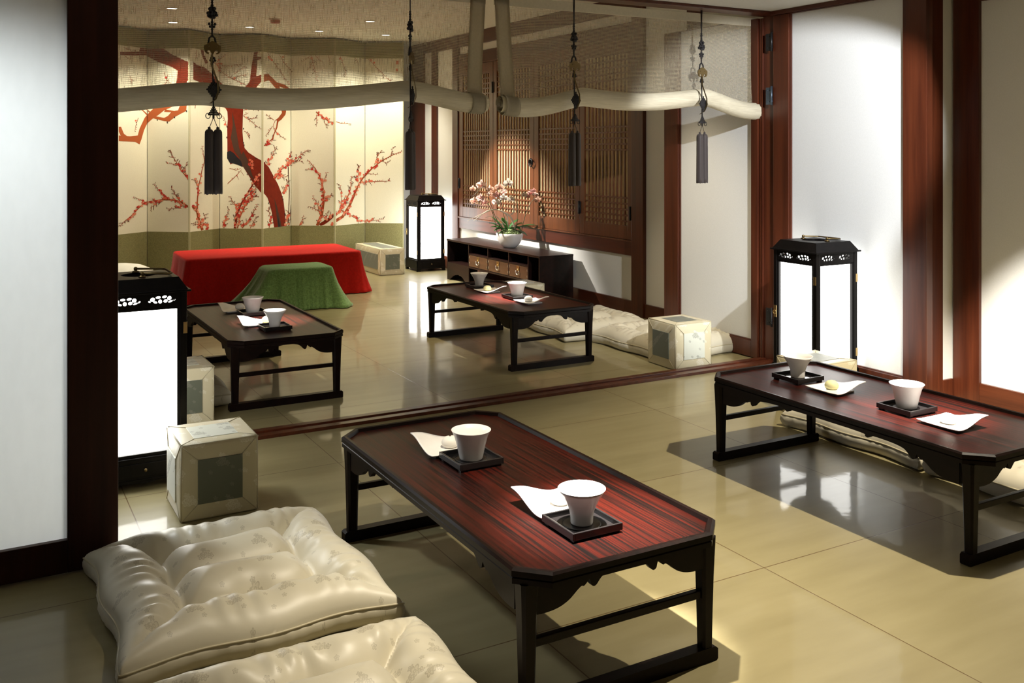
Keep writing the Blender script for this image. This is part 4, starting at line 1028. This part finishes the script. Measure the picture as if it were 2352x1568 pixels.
# ------------------------------------------------------------------ orchid
def make_orchid():
    ox, oy, oz = 4.255, 7.605, .4005
    t = thing('potted_orchid', 'pink and white orchid with driftwood in a white oval bowl on the cabinet', 'plant', (ox, oy, oz))
    m = MB()
    prof = [(.0, .0), (.060, .0), (.074, .006), (.106, .035), (.128, .070), (.140, .105), (.144, .128), (.140, .130), (.134, .106), (.120, .070), (.0, .060)]
    m.lathe(prof, n=40); 
    for v in m.bm.verts: v.co.y *= 1.06; v.co.x *= .80
    m.build('bowl', M['porcelain'], t)
    rnd = random.Random(3)
    m = MB()
    for i in range(170):
        a = rnd.uniform(0, 2*PI); r = math.sqrt(rnd.random())
        m.ball((.104*r*math.cos(a), .140*r*math.sin(a), .108+.050*(1-r*r)+rnd.uniform(-.004, .006)), rnd.uniform(.008, .014), 6)
    m.ball((0, 0, .085), .085, 16, (1.18, 1.56, .5))
    m.build('moss', M['moss'], t)
    # view directions inside the picture plane near the plant: right = +R
    Rv = Vector((CS, -SN, 0)); Uv = Vector((0, 0, 1)); Fv = Vector((SN, CS, 0))
    def P(u, v, d=0):
        """a place by picture offset, metres from the bowl centre, at real depth offset d"""
        dist = ox*SN+oy*CS; return Rv*((u-1164)*dist/F) + Uv*(H-(v-HY)*dist/F-oz) + Fv*d
    def leaf(base, tip, up, wid):
        m = MB(); base = Vector(base); tip = Vector(tip); ax = tip-base; side = ax.cross(Vector((0,0,1)))
        side = side.normalized() if side.length > 1e-5 else Vector((1,0,0)); n = 10
        rows = []
        for i in range(n+1):
            s = i/n; c = base+ax*s+Vector((0,0,up*4*s*(1-s))); w = wid*math.sin(PI*min(1, .12+s*.88))**.7*(1 if s < .97 else .4)
            rows.append([tuple(c-side*w+Vector((0,0,.25*w))), tuple(c-side*w*.5+Vector((0,0,.06*w))), tuple(c-Vector((0,0,.05*w))), tuple(c+side*w*.5+Vector((0,0,.06*w))), tuple(c+side*w+Vector((0,0,.25*w)))])
        m.loft(rows, False, False)
        r = bmesh.ops.solidify(m.bm, geom=m.bm.faces[:], thickness=.0015)
        m.build('leaf', M['leaf'], t)
    for u0, v0, u1, v1, d, up, w in ((1150,524,1116,512,-.02,.015,.016), (1160,526,1128,530,-.05,.02,.018), (1170,525,1196,513,.0,.02,.018), (1165,528,1190,528,-.07,.025,.019), (1172,524,1240,522,.02,.03,.014), (1176,530,1205,541,-.05,.012,.018), (1150,520,1120,498,.04,.015,.015), (1160,520,1188,505,.05,.02,.015), (1168,530,1222,526,-.02,.03,.017), (1158,522,1146,500,.05,.01,.015), (1150,530,1118,523,.02,.02,.016)):
        b = P(u0, v0, 0); b.z = min(b.z, .155); leaf(b, P(u1, v1, d), up, w*2.0)
    stems = [[(1150,530,0), (1130,495,0), (1118,460,.0), (1108,430,0), (1095,436,0), (1078,452,0)],
             [(1160,530,0), (1152,500,-.01), (1146,470,-.02), (1140,445,-.02), (1150,435,-.03), (1165,430,-.03)],
             [(1178,528,.02), (1183,490,.02), (1180,450,.0), (1174,430,0), (1165,420,0), (1150,422,-.01)],
             [(1190,526,.02), (1200,495,.02), (1212,468,.02), (1222,455,.02), (1228,448,.02), (1232,436,.02)],
             [(1136,520,.02), (1125,490,.03), (1110,465,.03), (1090,455,.03), (1075,465,.03)]]
    for s in stems:
        pts = [P(*q) for q in s]; pts[0].z = .12
        C = []
        for k in range(len(pts)-1):
            p0, p1, p2, p3 = pts[max(k-1, 0)], pts[k], pts[k+1], pts[min(k+2, len(pts)-1)]
            for q in range(6):
                a = q/6; C.append(.5*((2*p1)+(p2-p0)*a+(2*p0-5*p1+4*p2-p3)*a*a+(3*p1-p0-3*p2+p3)*a**3))
        C.append(pts[-1]); m = MB(); m.tube(C, [.0034-.0018*i/len(C) for i in range(len(C))], 7); m.build('stem', M['stem'], t)
    def blossom3(c, sc, mat, face):
        """moth orchid: two broad petals, three sepals, coloured lip"""
        face = Vector(face).normalized(); sd = face.cross(Vector((0,0,1))).normalized(); up = sd.cross(face).normalized()
        m = MB()
        def petal(ang, ln, wd, cup):
            d = sd*math.cos(ang)+up*math.sin(ang); e = face.cross(d).normalized()
            rows = []
            for i in range(6):
                s = i/5; w = wd*math.sin(PI*(.08+.86*s))**.8
                q = c+d*ln*s+face*(cup*s*s)
                rows.append([tuple(q-e*w-face*w*.15), tuple(q+face*.001), tuple(q+e*w-face*w*.15)])
            m.loft(rows, False, False)
        petal(.12, sc*.95, sc*.48, -.003); petal(PI-.12, sc*.95, sc*.48, -.003)
        petal(PI/2, sc*.95, sc*.30, -.006); petal(PI*1.22, sc*.85, sc*.28, -.006); petal(PI*1.78, sc*.85, sc*.28, -.006)
        bmesh.ops.solidify(m.bm, geom=m.bm.faces[:], thickness=.0008)
        o = m.build('blossom', mat, t)
        q = MB(); q.ball(tuple(c+face*.006-up*.004), sc*.13, 8, (1, 1, .8)); q.ball(tuple(c+face*.008-up*.010), sc*.09, 8); q.build('lip', M['lip'], o)
    bl = [(1099,425,.036,'petal_pink'), (1080,433,.022,'petal_pink'), (1083,461,.030,'petal_pink'), (1097,454,.030,'petal_rose'), (1120,434,.028,'petal_pink'), (1141,430,.034,'petal_pink'), (1134,448,.028,'petal_rose'), (1161,421,.036,'petal_white'), (1133,464,.032,'petal_white'), (1150,455,.030,'petal_white'), (1168,457,.027,'petal_white'), (1197,447,.022,'petal_white'), (1205,451,.018,'petal_rose'), (1213,443,.024,'petal_rose'), (1223,447,.022,'petal_pink'), (1229,459,.026,'petal_pink'), (1220,437,.018,'petal_rose'), (1150,440,.026,'petal_pink'), (1107,465,.022,'petal_rose'), (1119,446,.022,'petal_pink')]
    for i, (u, v, s, k) in enumerate(bl):
        c = P(u, v, rnd.uniform(-.035, .02)); f = -Fv*1.0 + Rv*rnd.uniform(-.5, .5) + Vector((0, 0, rnd.uniform(-.25, .25)))
        blossom3(c, s*1.45, M[k], f)
    # driftwood
    m = MB()
    def dw(pts, r0, r1):
        q = [P(*p) for p in pts]; C = []
        for k in range(len(q)-1):
            p0, p1, p2, p3 = q[max(k-1, 0)], q[k], q[k+1], q[min(k+2, len(q)-1)]
            for j in range(5):
                a = j/5; C.append(.5*((2*p1)+(p2-p0)*a+(2*p0-5*p1+4*p2-p3)*a*a+(3*p1-p0-3*p2+p3)*a**3))
        C.append(q[-1]); m.tube(C, [r0+(r1-r0)*i/(len(C)-1) for i in range(len(C))], 8)
    dw([(1176,524,-.04), (1168,500,-.05), (1155,488,-.06), (1132,480,-.06), (1112,484,-.06), (1095,496,-.06), (1082,506,-.06)], .009, .002)
    dw([(1104,489,-.06), (1094,498,-.06), (1090,508,-.06)], .003, .0012); dw([(1118,483,-.06), (1086,497,-.07), (1068,506,-.07)], .004, .0012)
    dw([(1160,515,-.05), (1158,495,-.05), (1150,487,-.05)], .007, .004); dw([(1155,515,-.06), (1140,501,-.07), (1128,494,-.07), (1108,499,-.07)], .005, .0015)
    dw([(1166,492,-.05), (1174,485,-.05), (1172,472,-.05), (1177,466,-.05)], .006, .003)
    m.build('driftwood', M['driftwood'], t)
    return t
make_orchid()

# ------------------------------------------------------------ rolled blinds
YBL = 4.465
def make_blind(label, roll, edgeL, edgeR, stripL, stripR):
    """roll: list of (x, zc); edge strips: (x_top, x_bottom, width)"""
    t = thing('rolled_blind', label, 'blind', (roll[0][0], YBL, 0), group='half rolled ramie blinds')
    ox = roll[0][0]; x0, x1 = roll[0][0], roll[-1][0]; ztop = 2.102
    def zr(x):
        for (a, za), (b, zb) in zip(roll, roll[1:]):
            if x <= b:
                s = (x-a)/(b-a); s = s*s*(3-2*s); sag = -.030*math.sin(PI*(x-a)/(b-a)) if (b-a) > .5 else 0
                return za+(zb-za)*s+sag
        return roll[-1][1]
    def xe(x, z):
        # the cloth narrows slightly towards the roll
        k = (ztop-z)/(ztop-1.55); f = (x-x0)/(x1-x0)
        return x + (edgeL*(1-f) + edgeR*f)*k
    # mesh sheet
    m = MB(); nu, nv = 80, 20
    uvl = m.bm.loops.layers.uv.new('UVMap')
    V = []
    for j in range(nv+1):
        row = []
        for i in range(nu+1):
            x = x0+(x1-x0)*i/nu; zb = zr(x)+.02; z = ztop+(zb-ztop)*j/nv
            # top edge droops between fixings
            row.append((m.bm.verts.new((xe(x, z)-ox, .006*math.sin(3*x)*j/nv-.02*(j/nv)**3, z)), (x-x0)/1.9, j/nv))
        V.append(row)
    for j in range(nv):
        for i in range(nu):
            q = [V[j][i], V[j][i+1], V[j+1][i+1], V[j+1][i]]
            f = m.bm.faces.new([a[0] for a in q]); f.smooth = True
            for lp, a in zip(f.loops, q): lp[uvl].uv = (a[1], a[2])
    m.build('mesh_cloth', M['mesh'], t)
    # top hem
    MB().box(x0-ox, x1-ox, -.004, .004, 2.055, 2.107, .001).build('top_hem', M['linen_hem'], t)
    # side strips
    for (xa, wd) in ((x0, stripL), (x1-stripR, stripR)):
        if wd <= 0: continue
        m = MB(); 
        m.grid(lambda u, v: (xe(xa+wd*u, 2.1+(zr(xa+wd*u)+.02-2.1)*v)-ox, -.006-.02*v**3, 2.10+(zr(xa+wd*u)+.02-2.1)*v), 4, 14)
        bmesh.ops.solidify(m.bm, geom=m.bm.faces[:], thickness=.003); m.build('side_hem', M['linen_hem'], t)
    # the roll, slightly loose, with a spiral end
    m = MB(); n = 70; rings = []; rnd = random.Random(int(x0*100))
    for i in range(n+1):
        x = xe(x0+(x1-x0)*i/n, 1.55); zc = zr(x0+(x1-x0)*i/n); ring = []
        for k in range(28):
            a = 2*PI*k/28; r = .050*(1+.03*math.sin(3*a+x*5)+.02*math.sin(7*a+x*11))
            ring.append((x-ox, -.035+r*math.cos(a), zc+r*math.sin(a)*1.02))
        rings.append(ring)
    m.loft(rings, True, False)
    # spiral edges at both ends
    for xx, zc, s in ((rings[0][0][0], zr(x0), -1), (rings[-1][0][0], zr(x1), 1)):
        cx0 = xx
        sp = []
        for k in range(80):
            a = k/80*2*PI*3.2; r = .046-.036*k/80
            sp.append((a, r))
        m.grid(lambda u, v: (cx0+s*(.012*v-.05*(1-v)+.006*math.sin(9*u)*v), -.035+(.050-.040*u)*math.cos(u*20), zc+(.050-.040*u)*math.sin(u*20)), 90, 2)
    m.build('roll', M['linen'], t)
    for (a, b, flag) in ((x0+.004, x0+.085, stripL), (x1-.085, x1-.004, stripR)):
        if flag <= 0: continue
        m = MB(); rings = []
        for i in range(7):
            q = a+(b-a)*i/6; x = xe(q, 1.55); zc = zr(q)
            rings.append([(x-ox, -.035+.054*math.cos(2*PI*k/28), zc+.054*math.sin(2*PI*k/28)) for k in range(28)])
        m.loft(rings, True, False); bmesh.ops.solidify(m.bm, geom=m.bm.faces[:], thickness=.002); m.build('rolled_hem', M['linen_hem'], t)
    return t
def px(u, v): return on_y(u, v, YBL-.035)
rollA = [px(215, 232), px(482, 216), px(938, 210), px(1122, 239)]
rollB = [px(1142, 240), px(1328, 222), px(1615, 222), px(1764, 253)]
dz = [0]
blA = make_blind('ramie blind hanging over the left half of the opening, rolled up halfway', [(x, z) for x, z in rollA], 0, -.035, .085, .088)
blB = make_blind('ramie blind hanging over the right half of the opening, rolled up halfway', [(x, z) for x, z in rollB], .03, .0, .088, .085)

# ------------------------------------------------------- knotted tassel hangers
def make_hanger(label):
    t = thing('tassel_hanger', label, 'tassel', (0, 0, 0), 0, 'knotted tassel cords holding the blinds')
    z0 = 1.56
    def Z(z): return z
    m = MB(); m.tube([(.004, 0, 2.106), (.002, 0, 1.97)], .0028, 6); m.tube([(-.003, .001, 2.106), (-.001, 0, 1.97)], .0022, 6)
    m.tube([(0, 0, 1.97), (0, 0, 1.79)], .0042, 6); m.tube([(0, 0, 1.72), (.004, 0, 1.60), (.006, 0, 1.47)], .0036, 6)
    m.tube([(-.018, 0, 1.752), (-.012, 0, 1.785), (0, 0, 1.80), (.012, 0, 1.785), (.018, 0, 1.752)], .0045, 6)
    for s in (-1, 1): m.tube([(.006, 0, 1.435), (.006+s*.017, 0, 1.392)], .0016, 5)
    m.build('cord', M['cord'], t)
    for k in range(4): pass
    m = MB()
    for z, r in ((1.968, .006), (1.956, .007), (1.943, .006), (1.930, .007), (1.825, .006), (1.70, .007)): m.ball((0, 0, z), r, 8)
    m.build('bead', M['cord'], t)
    m = MB(); rnd = random.Random(5)
    for k in range(26):
        a = rnd.uniform(0, 2*PI); r = rnd.uniform(.004, .022); m.ball((r*math.cos(a), rnd.uniform(-.008, .008), 1.897+r*math.sin(a)), rnd.uniform(.006, .009), 6)
    m.build('flower_knot', M['cord'], t)
    m = MB()
    for k in range(5): a = PI/2+k*2*PI/5; m.ball((.013*math.cos(a), 0, 1.845+.011*math.sin(a)), .0065, 8)
    m.ball((0, 0, 1.845), .006, 8); m.build('clover_knot', M['cord'], t)
    m = MB()
    for k in range(5): a = -PI/2+k*2*PI/5; m.ball((.003+.010*math.cos(a), 0, 1.690+.009*math.sin(a)), .006, 8)
    m.build('clover_knot', M['cord'], t)
    # gilt bat-shaped hook
    hp = [(0, 1.772), (.014, 1.766), (.026, 1.756), (.036, 1.752), (.037, 1.738), (.033, 1.724), (.024, 1.715), (.016, 1.714), (.016, 1.720), (.023, 1.723), (.021, 1.732), (.012, 1.731), (.007, 1.722), (0, 1.710)]
    m = MB(); m.prism(hp + [(-a, b) for a, b in hp[1:-1]][::-1], -.012, -.006, 'y'); m.ball((.018, -.012, 1.748), .0035, 6); m.ball((-.018, -.012, 1.748), .0035, 6)
    m.build('hook', M['antique_brass'], t)
    # ribbon that loops under the roll
    m = MB(); pts = [(-.003, -.008, 1.71), (-.006, -.012, 1.67), (.006, -.018, 1.63), (.020, -.022, 1.59), (.022, -.022, 1.55), (.012, -.012, 1.515), (-.006, .01, 1.498)]
    rows = []
    for p, w in zip(pts, (.004, .004, .004, .004, .004, .004, .004)): rows.append([(p[0]-w, p[1], p[2]), (p[0]+w, p[1]-.002, p[2])])
    m.loft(rows, False, False); bmesh.ops.solidify(m.bm, geom=m.bm.faces[:], thickness=.0015); m.build('ribbon', M['antique_brass'], t)
    # woven diamond knot
    m = MB()
    for k in range(-3, 4):
        for s in (-1, 1):
            d = k*.0062
            m.tube([(.006+(-.021+d)*.72*s, -.010-.002*(k % 2), 1.558+(-.021-d)*.95), (.006+(.021+d)*.72*s, -.010-.002*((k+1) % 2), 1.558+(.021-d)*.95)], .0034, 6)
    for k in range(16):
        a = 2*PI*k/16; q = .034/(abs(math.cos(a))+abs(math.sin(a))*.82); m.ball((.006+q*math.cos(a)*.86, -.010, 1.558+q*math.sin(a)), .0045, 6)
    m.build('diamond_knot', M['cord'], t)
    m = MB()
    for k in range(5):
        w = .006+k*.0045; m.tube([(.006-w, -.002, 1.480-k*.008), (.006+w, -.002, 1.480-k*.008)], .0042, 6)
    for s in (-1, 1):
        m.tube([(.006+s*(.024+.010*math.cos(a)), -.002, 1.442+.012*math.sin(a)) for a in [j*2*PI/12 for j in range(13)]], .0018, 6)
    m.tube([(.006, 0, 1.475), (.006, 0, 1.43)], .005, 6)
    m.build('winged_knot', M['cord'], t)
    for s in (-1, 1):
        cx = .006+s*.0185
        ts = thing_part('silk_tassel', t)
        m = MB(); m.ball((cx, 0, 1.388), .007, 8)
        nt_ = 30; rings = []
        for z, r in ((1.384, .006), (1.380, .013), (1.372, .0172), (1.360, .0180), (1.300, .0185), (1.20, .0190), (1.12, .0195), (1.098, .0195)):
            rings.append([(cx+r*(1+.075*(k % 2))*math.cos(2*PI*k/nt_), r*(1+.075*(k % 2))*math.sin(2*PI*k/nt_), z + (.004*((k*7) % 5-2)/2 if z < 1.10 else 0)) for k in range(nt_)])
        m.loft(rings, True, True)
        m.build('silk_tassel', M['tassel'], t)
    return t
def thing_part(n, t): return None
h1 = make_hanger('leftmost knotted tassel hanger, hung before the trunk of the painted tree'); h1.location = (.926, 4.348, 0)
yy = 4.348
for u, rz, lb in ((942, .85, 'second tassel hanger from the left, hung at the right end of the folding screen'), (1318, .1, 'third tassel hanger from the left, hung in front of the lattice window'), (1611, .05, 'rightmost knotted tassel hanger, hung in front of the white door panel')):
    dup(h1, (on_y(u, 200, yy)[0], yy, 0), rz, lb)

# ------------------------------------------------------------ ceiling fittings
def make_light(label, z):
    t = thing('ceiling_light', label, 'ceiling light', (0, 0, z), 0, 'round recessed ceiling downlights')
    MB().lathe([(.042, 0), (.056, 0), (.057, -.004), (.044, -.006), (.042, -.002)], n=28).build('trim_ring', M['lamp_trim'], t)
    MB().lathe([(0, -.001), (.043, -.001), (.043, -.003), (0, -.003)], n=28).build('lens', M['lamp_lens'], t)
    return t
DL = [(1.664, 9.52, 'downlight above the folding screen, leftmost of the row of four'), (2.389, 9.52, 'downlight above the folding screen, second of the row of four'), (3.088, 9.50, 'downlight above the folding screen, third of the row of four'), (3.808, 9.48, 'downlight above the folding screen, rightmost of the row of four'),
      (1.491, 8.57, 'lone downlight nearer to us at the upper left, behind the left blind'), (3.272, 8.54, 'lone downlight nearer to us, right of the red ceiling alarm')]
l0 = None
for x, y, lb in DL:
    if l0 is None: l0 = make_light(lb, ZB); l0.location = (x, y, ZB)
    else: dup(l0, (x, y, ZB), 0, lb)
al = thing('ceiling_alarm', 'red alarm unit on the far ceiling behind the blind', 'alarm', (2.445, 8.80, ZB))
MB().lathe([(0, 0), (.055, 0), (.055, -.008), (.040, -.014), (0, -.014)], n=24).build('alarm_base', M['alarm_pale'], al)
MB().lathe([(0, -.014), (.046, -.014), (.044, -.040), (.030, -.046), (0, -.046)], n=24).build('alarm_cap', M['alarm_red'], al)

# ------------------------------------------------------------------- lights
def spot(name, loc, target, power, ang, blend=.4, col=(1, .88, .70), r=.03):
    l = bpy.data.lights.new(name, 'SPOT'); l.energy = power; l.spot_size = math.radians(ang); l.spot_blend = blend; l.color = col; l.shadow_soft_size = r
    o = bpy.data.objects.new(name, l); COL.objects.link(o); o.location = loc
    d = Vector(target)-Vector(loc); o.rotation_euler = d.to_track_quat('-Z', 'Y').to_euler(); return o
WARM = (1, .89, .70); FARW = (1, .84, .58); COOL = (1, .95, .88)
EXEC_LIGHTS = True
# row that washes the screen
WASH = (1, .92, .74)
for (x, y, _), p in zip(DL[:4], (115, 55, 50, 150)): spot('screen_wash', (x, y, ZB-.02), (x, 10.02, .5), p, 100, .8, WASH, .03)
spot('far_down', (1.491, 8.57, ZB-.02), (1.7, 9.15, 0), 90, 52, .8, WASH); spot('far_down', (3.272, 8.54, ZB-.02), (3.40, 8.6, 0), 190, 84, .7, WASH)
# lights over the far tables
spot('far_table', (3.06, 5.30, ZB-.02), (2.97, 5.40, 0), 5000, 15, 1.0, COOL, .02); spot('far_table', (1.50, 5.20, ZB-.02), (1.45, 5.32, 0), 3400, 14, 1.0, COOL, .02)
spot('far_aisle_fill', (4.05, 7.25, ZB-.02), (3.36, 7.45, 0), 150, 44, .8, FARW, .03)  # added fill with no fitting, lights the right ends of the cloths
spot('far_middle_fill', (2.35, 6.35, ZB-.02), (2.35, 6.35, 0), 190, 64, .9, FARW, .03)  # extra lamp without a fitting, added to brighten the far floor
spot('sill', (3.35, 4.95, ZB-.02), (3.85, 4.95, 0), 110, 66, .8, FARW, .03)
# orchid accent, from the left high up
spot('orchid', (2.75, 8.85, ZB-.02), (4.34, 7.90, .50), 1200, 40, .6, COOL, .02)
# front room
D1 = (1.385, 2.07, ZF-.01); D4 = (3.16, 2.03, ZF-.01)
spot('near_table', D1, (1.42, 2.06, 0), 1700, 21, 1.0, COOL, .02); spot('near_down', D1, (1.40, 2.16, 0), 270, 68, 1.0, WARM, .015)
spot('right_table', D4, (2.96, 2.36, 0), 1800, 20, 1.0, COOL, .02); spot('right_down', D4, (3.13, 2.05, 0), 310, 98, .35, WARM, .015)
spot('right_wall', D4, (4.48, 2.76, .05), 800, 30, .7, COOL, .015)
d = Vector((math.sin(math.radians(22.5)), math.cos(math.radians(22.5)), -math.tan(math.radians(22))))
spot('door_accent', D4, Vector(D4)+d, 420, 45, .38, (.95, .97, 1), .015)
# unseen lamp added behind the translucent left door leaf to make its paper glow
spot('left_door_fill', (-.15, 4.15, 1.95), (.04, 3.24, .72), 125, 84, .9, (.93, .98, 1), .08)
W = bpy.data.worlds.new('World'); S.world = W; W.use_nodes = True
W.node_tree.nodes['Background'].inputs['Color'].default_value = (.02, .02, .02, 1)

S.view_settings.view_transform = 'Standard'; S.view_settings.look = 'None'; S.view_settings.gamma = 1.0
S.view_settings.use_curve_mapping = False; S.view_settings.exposure = -0.2
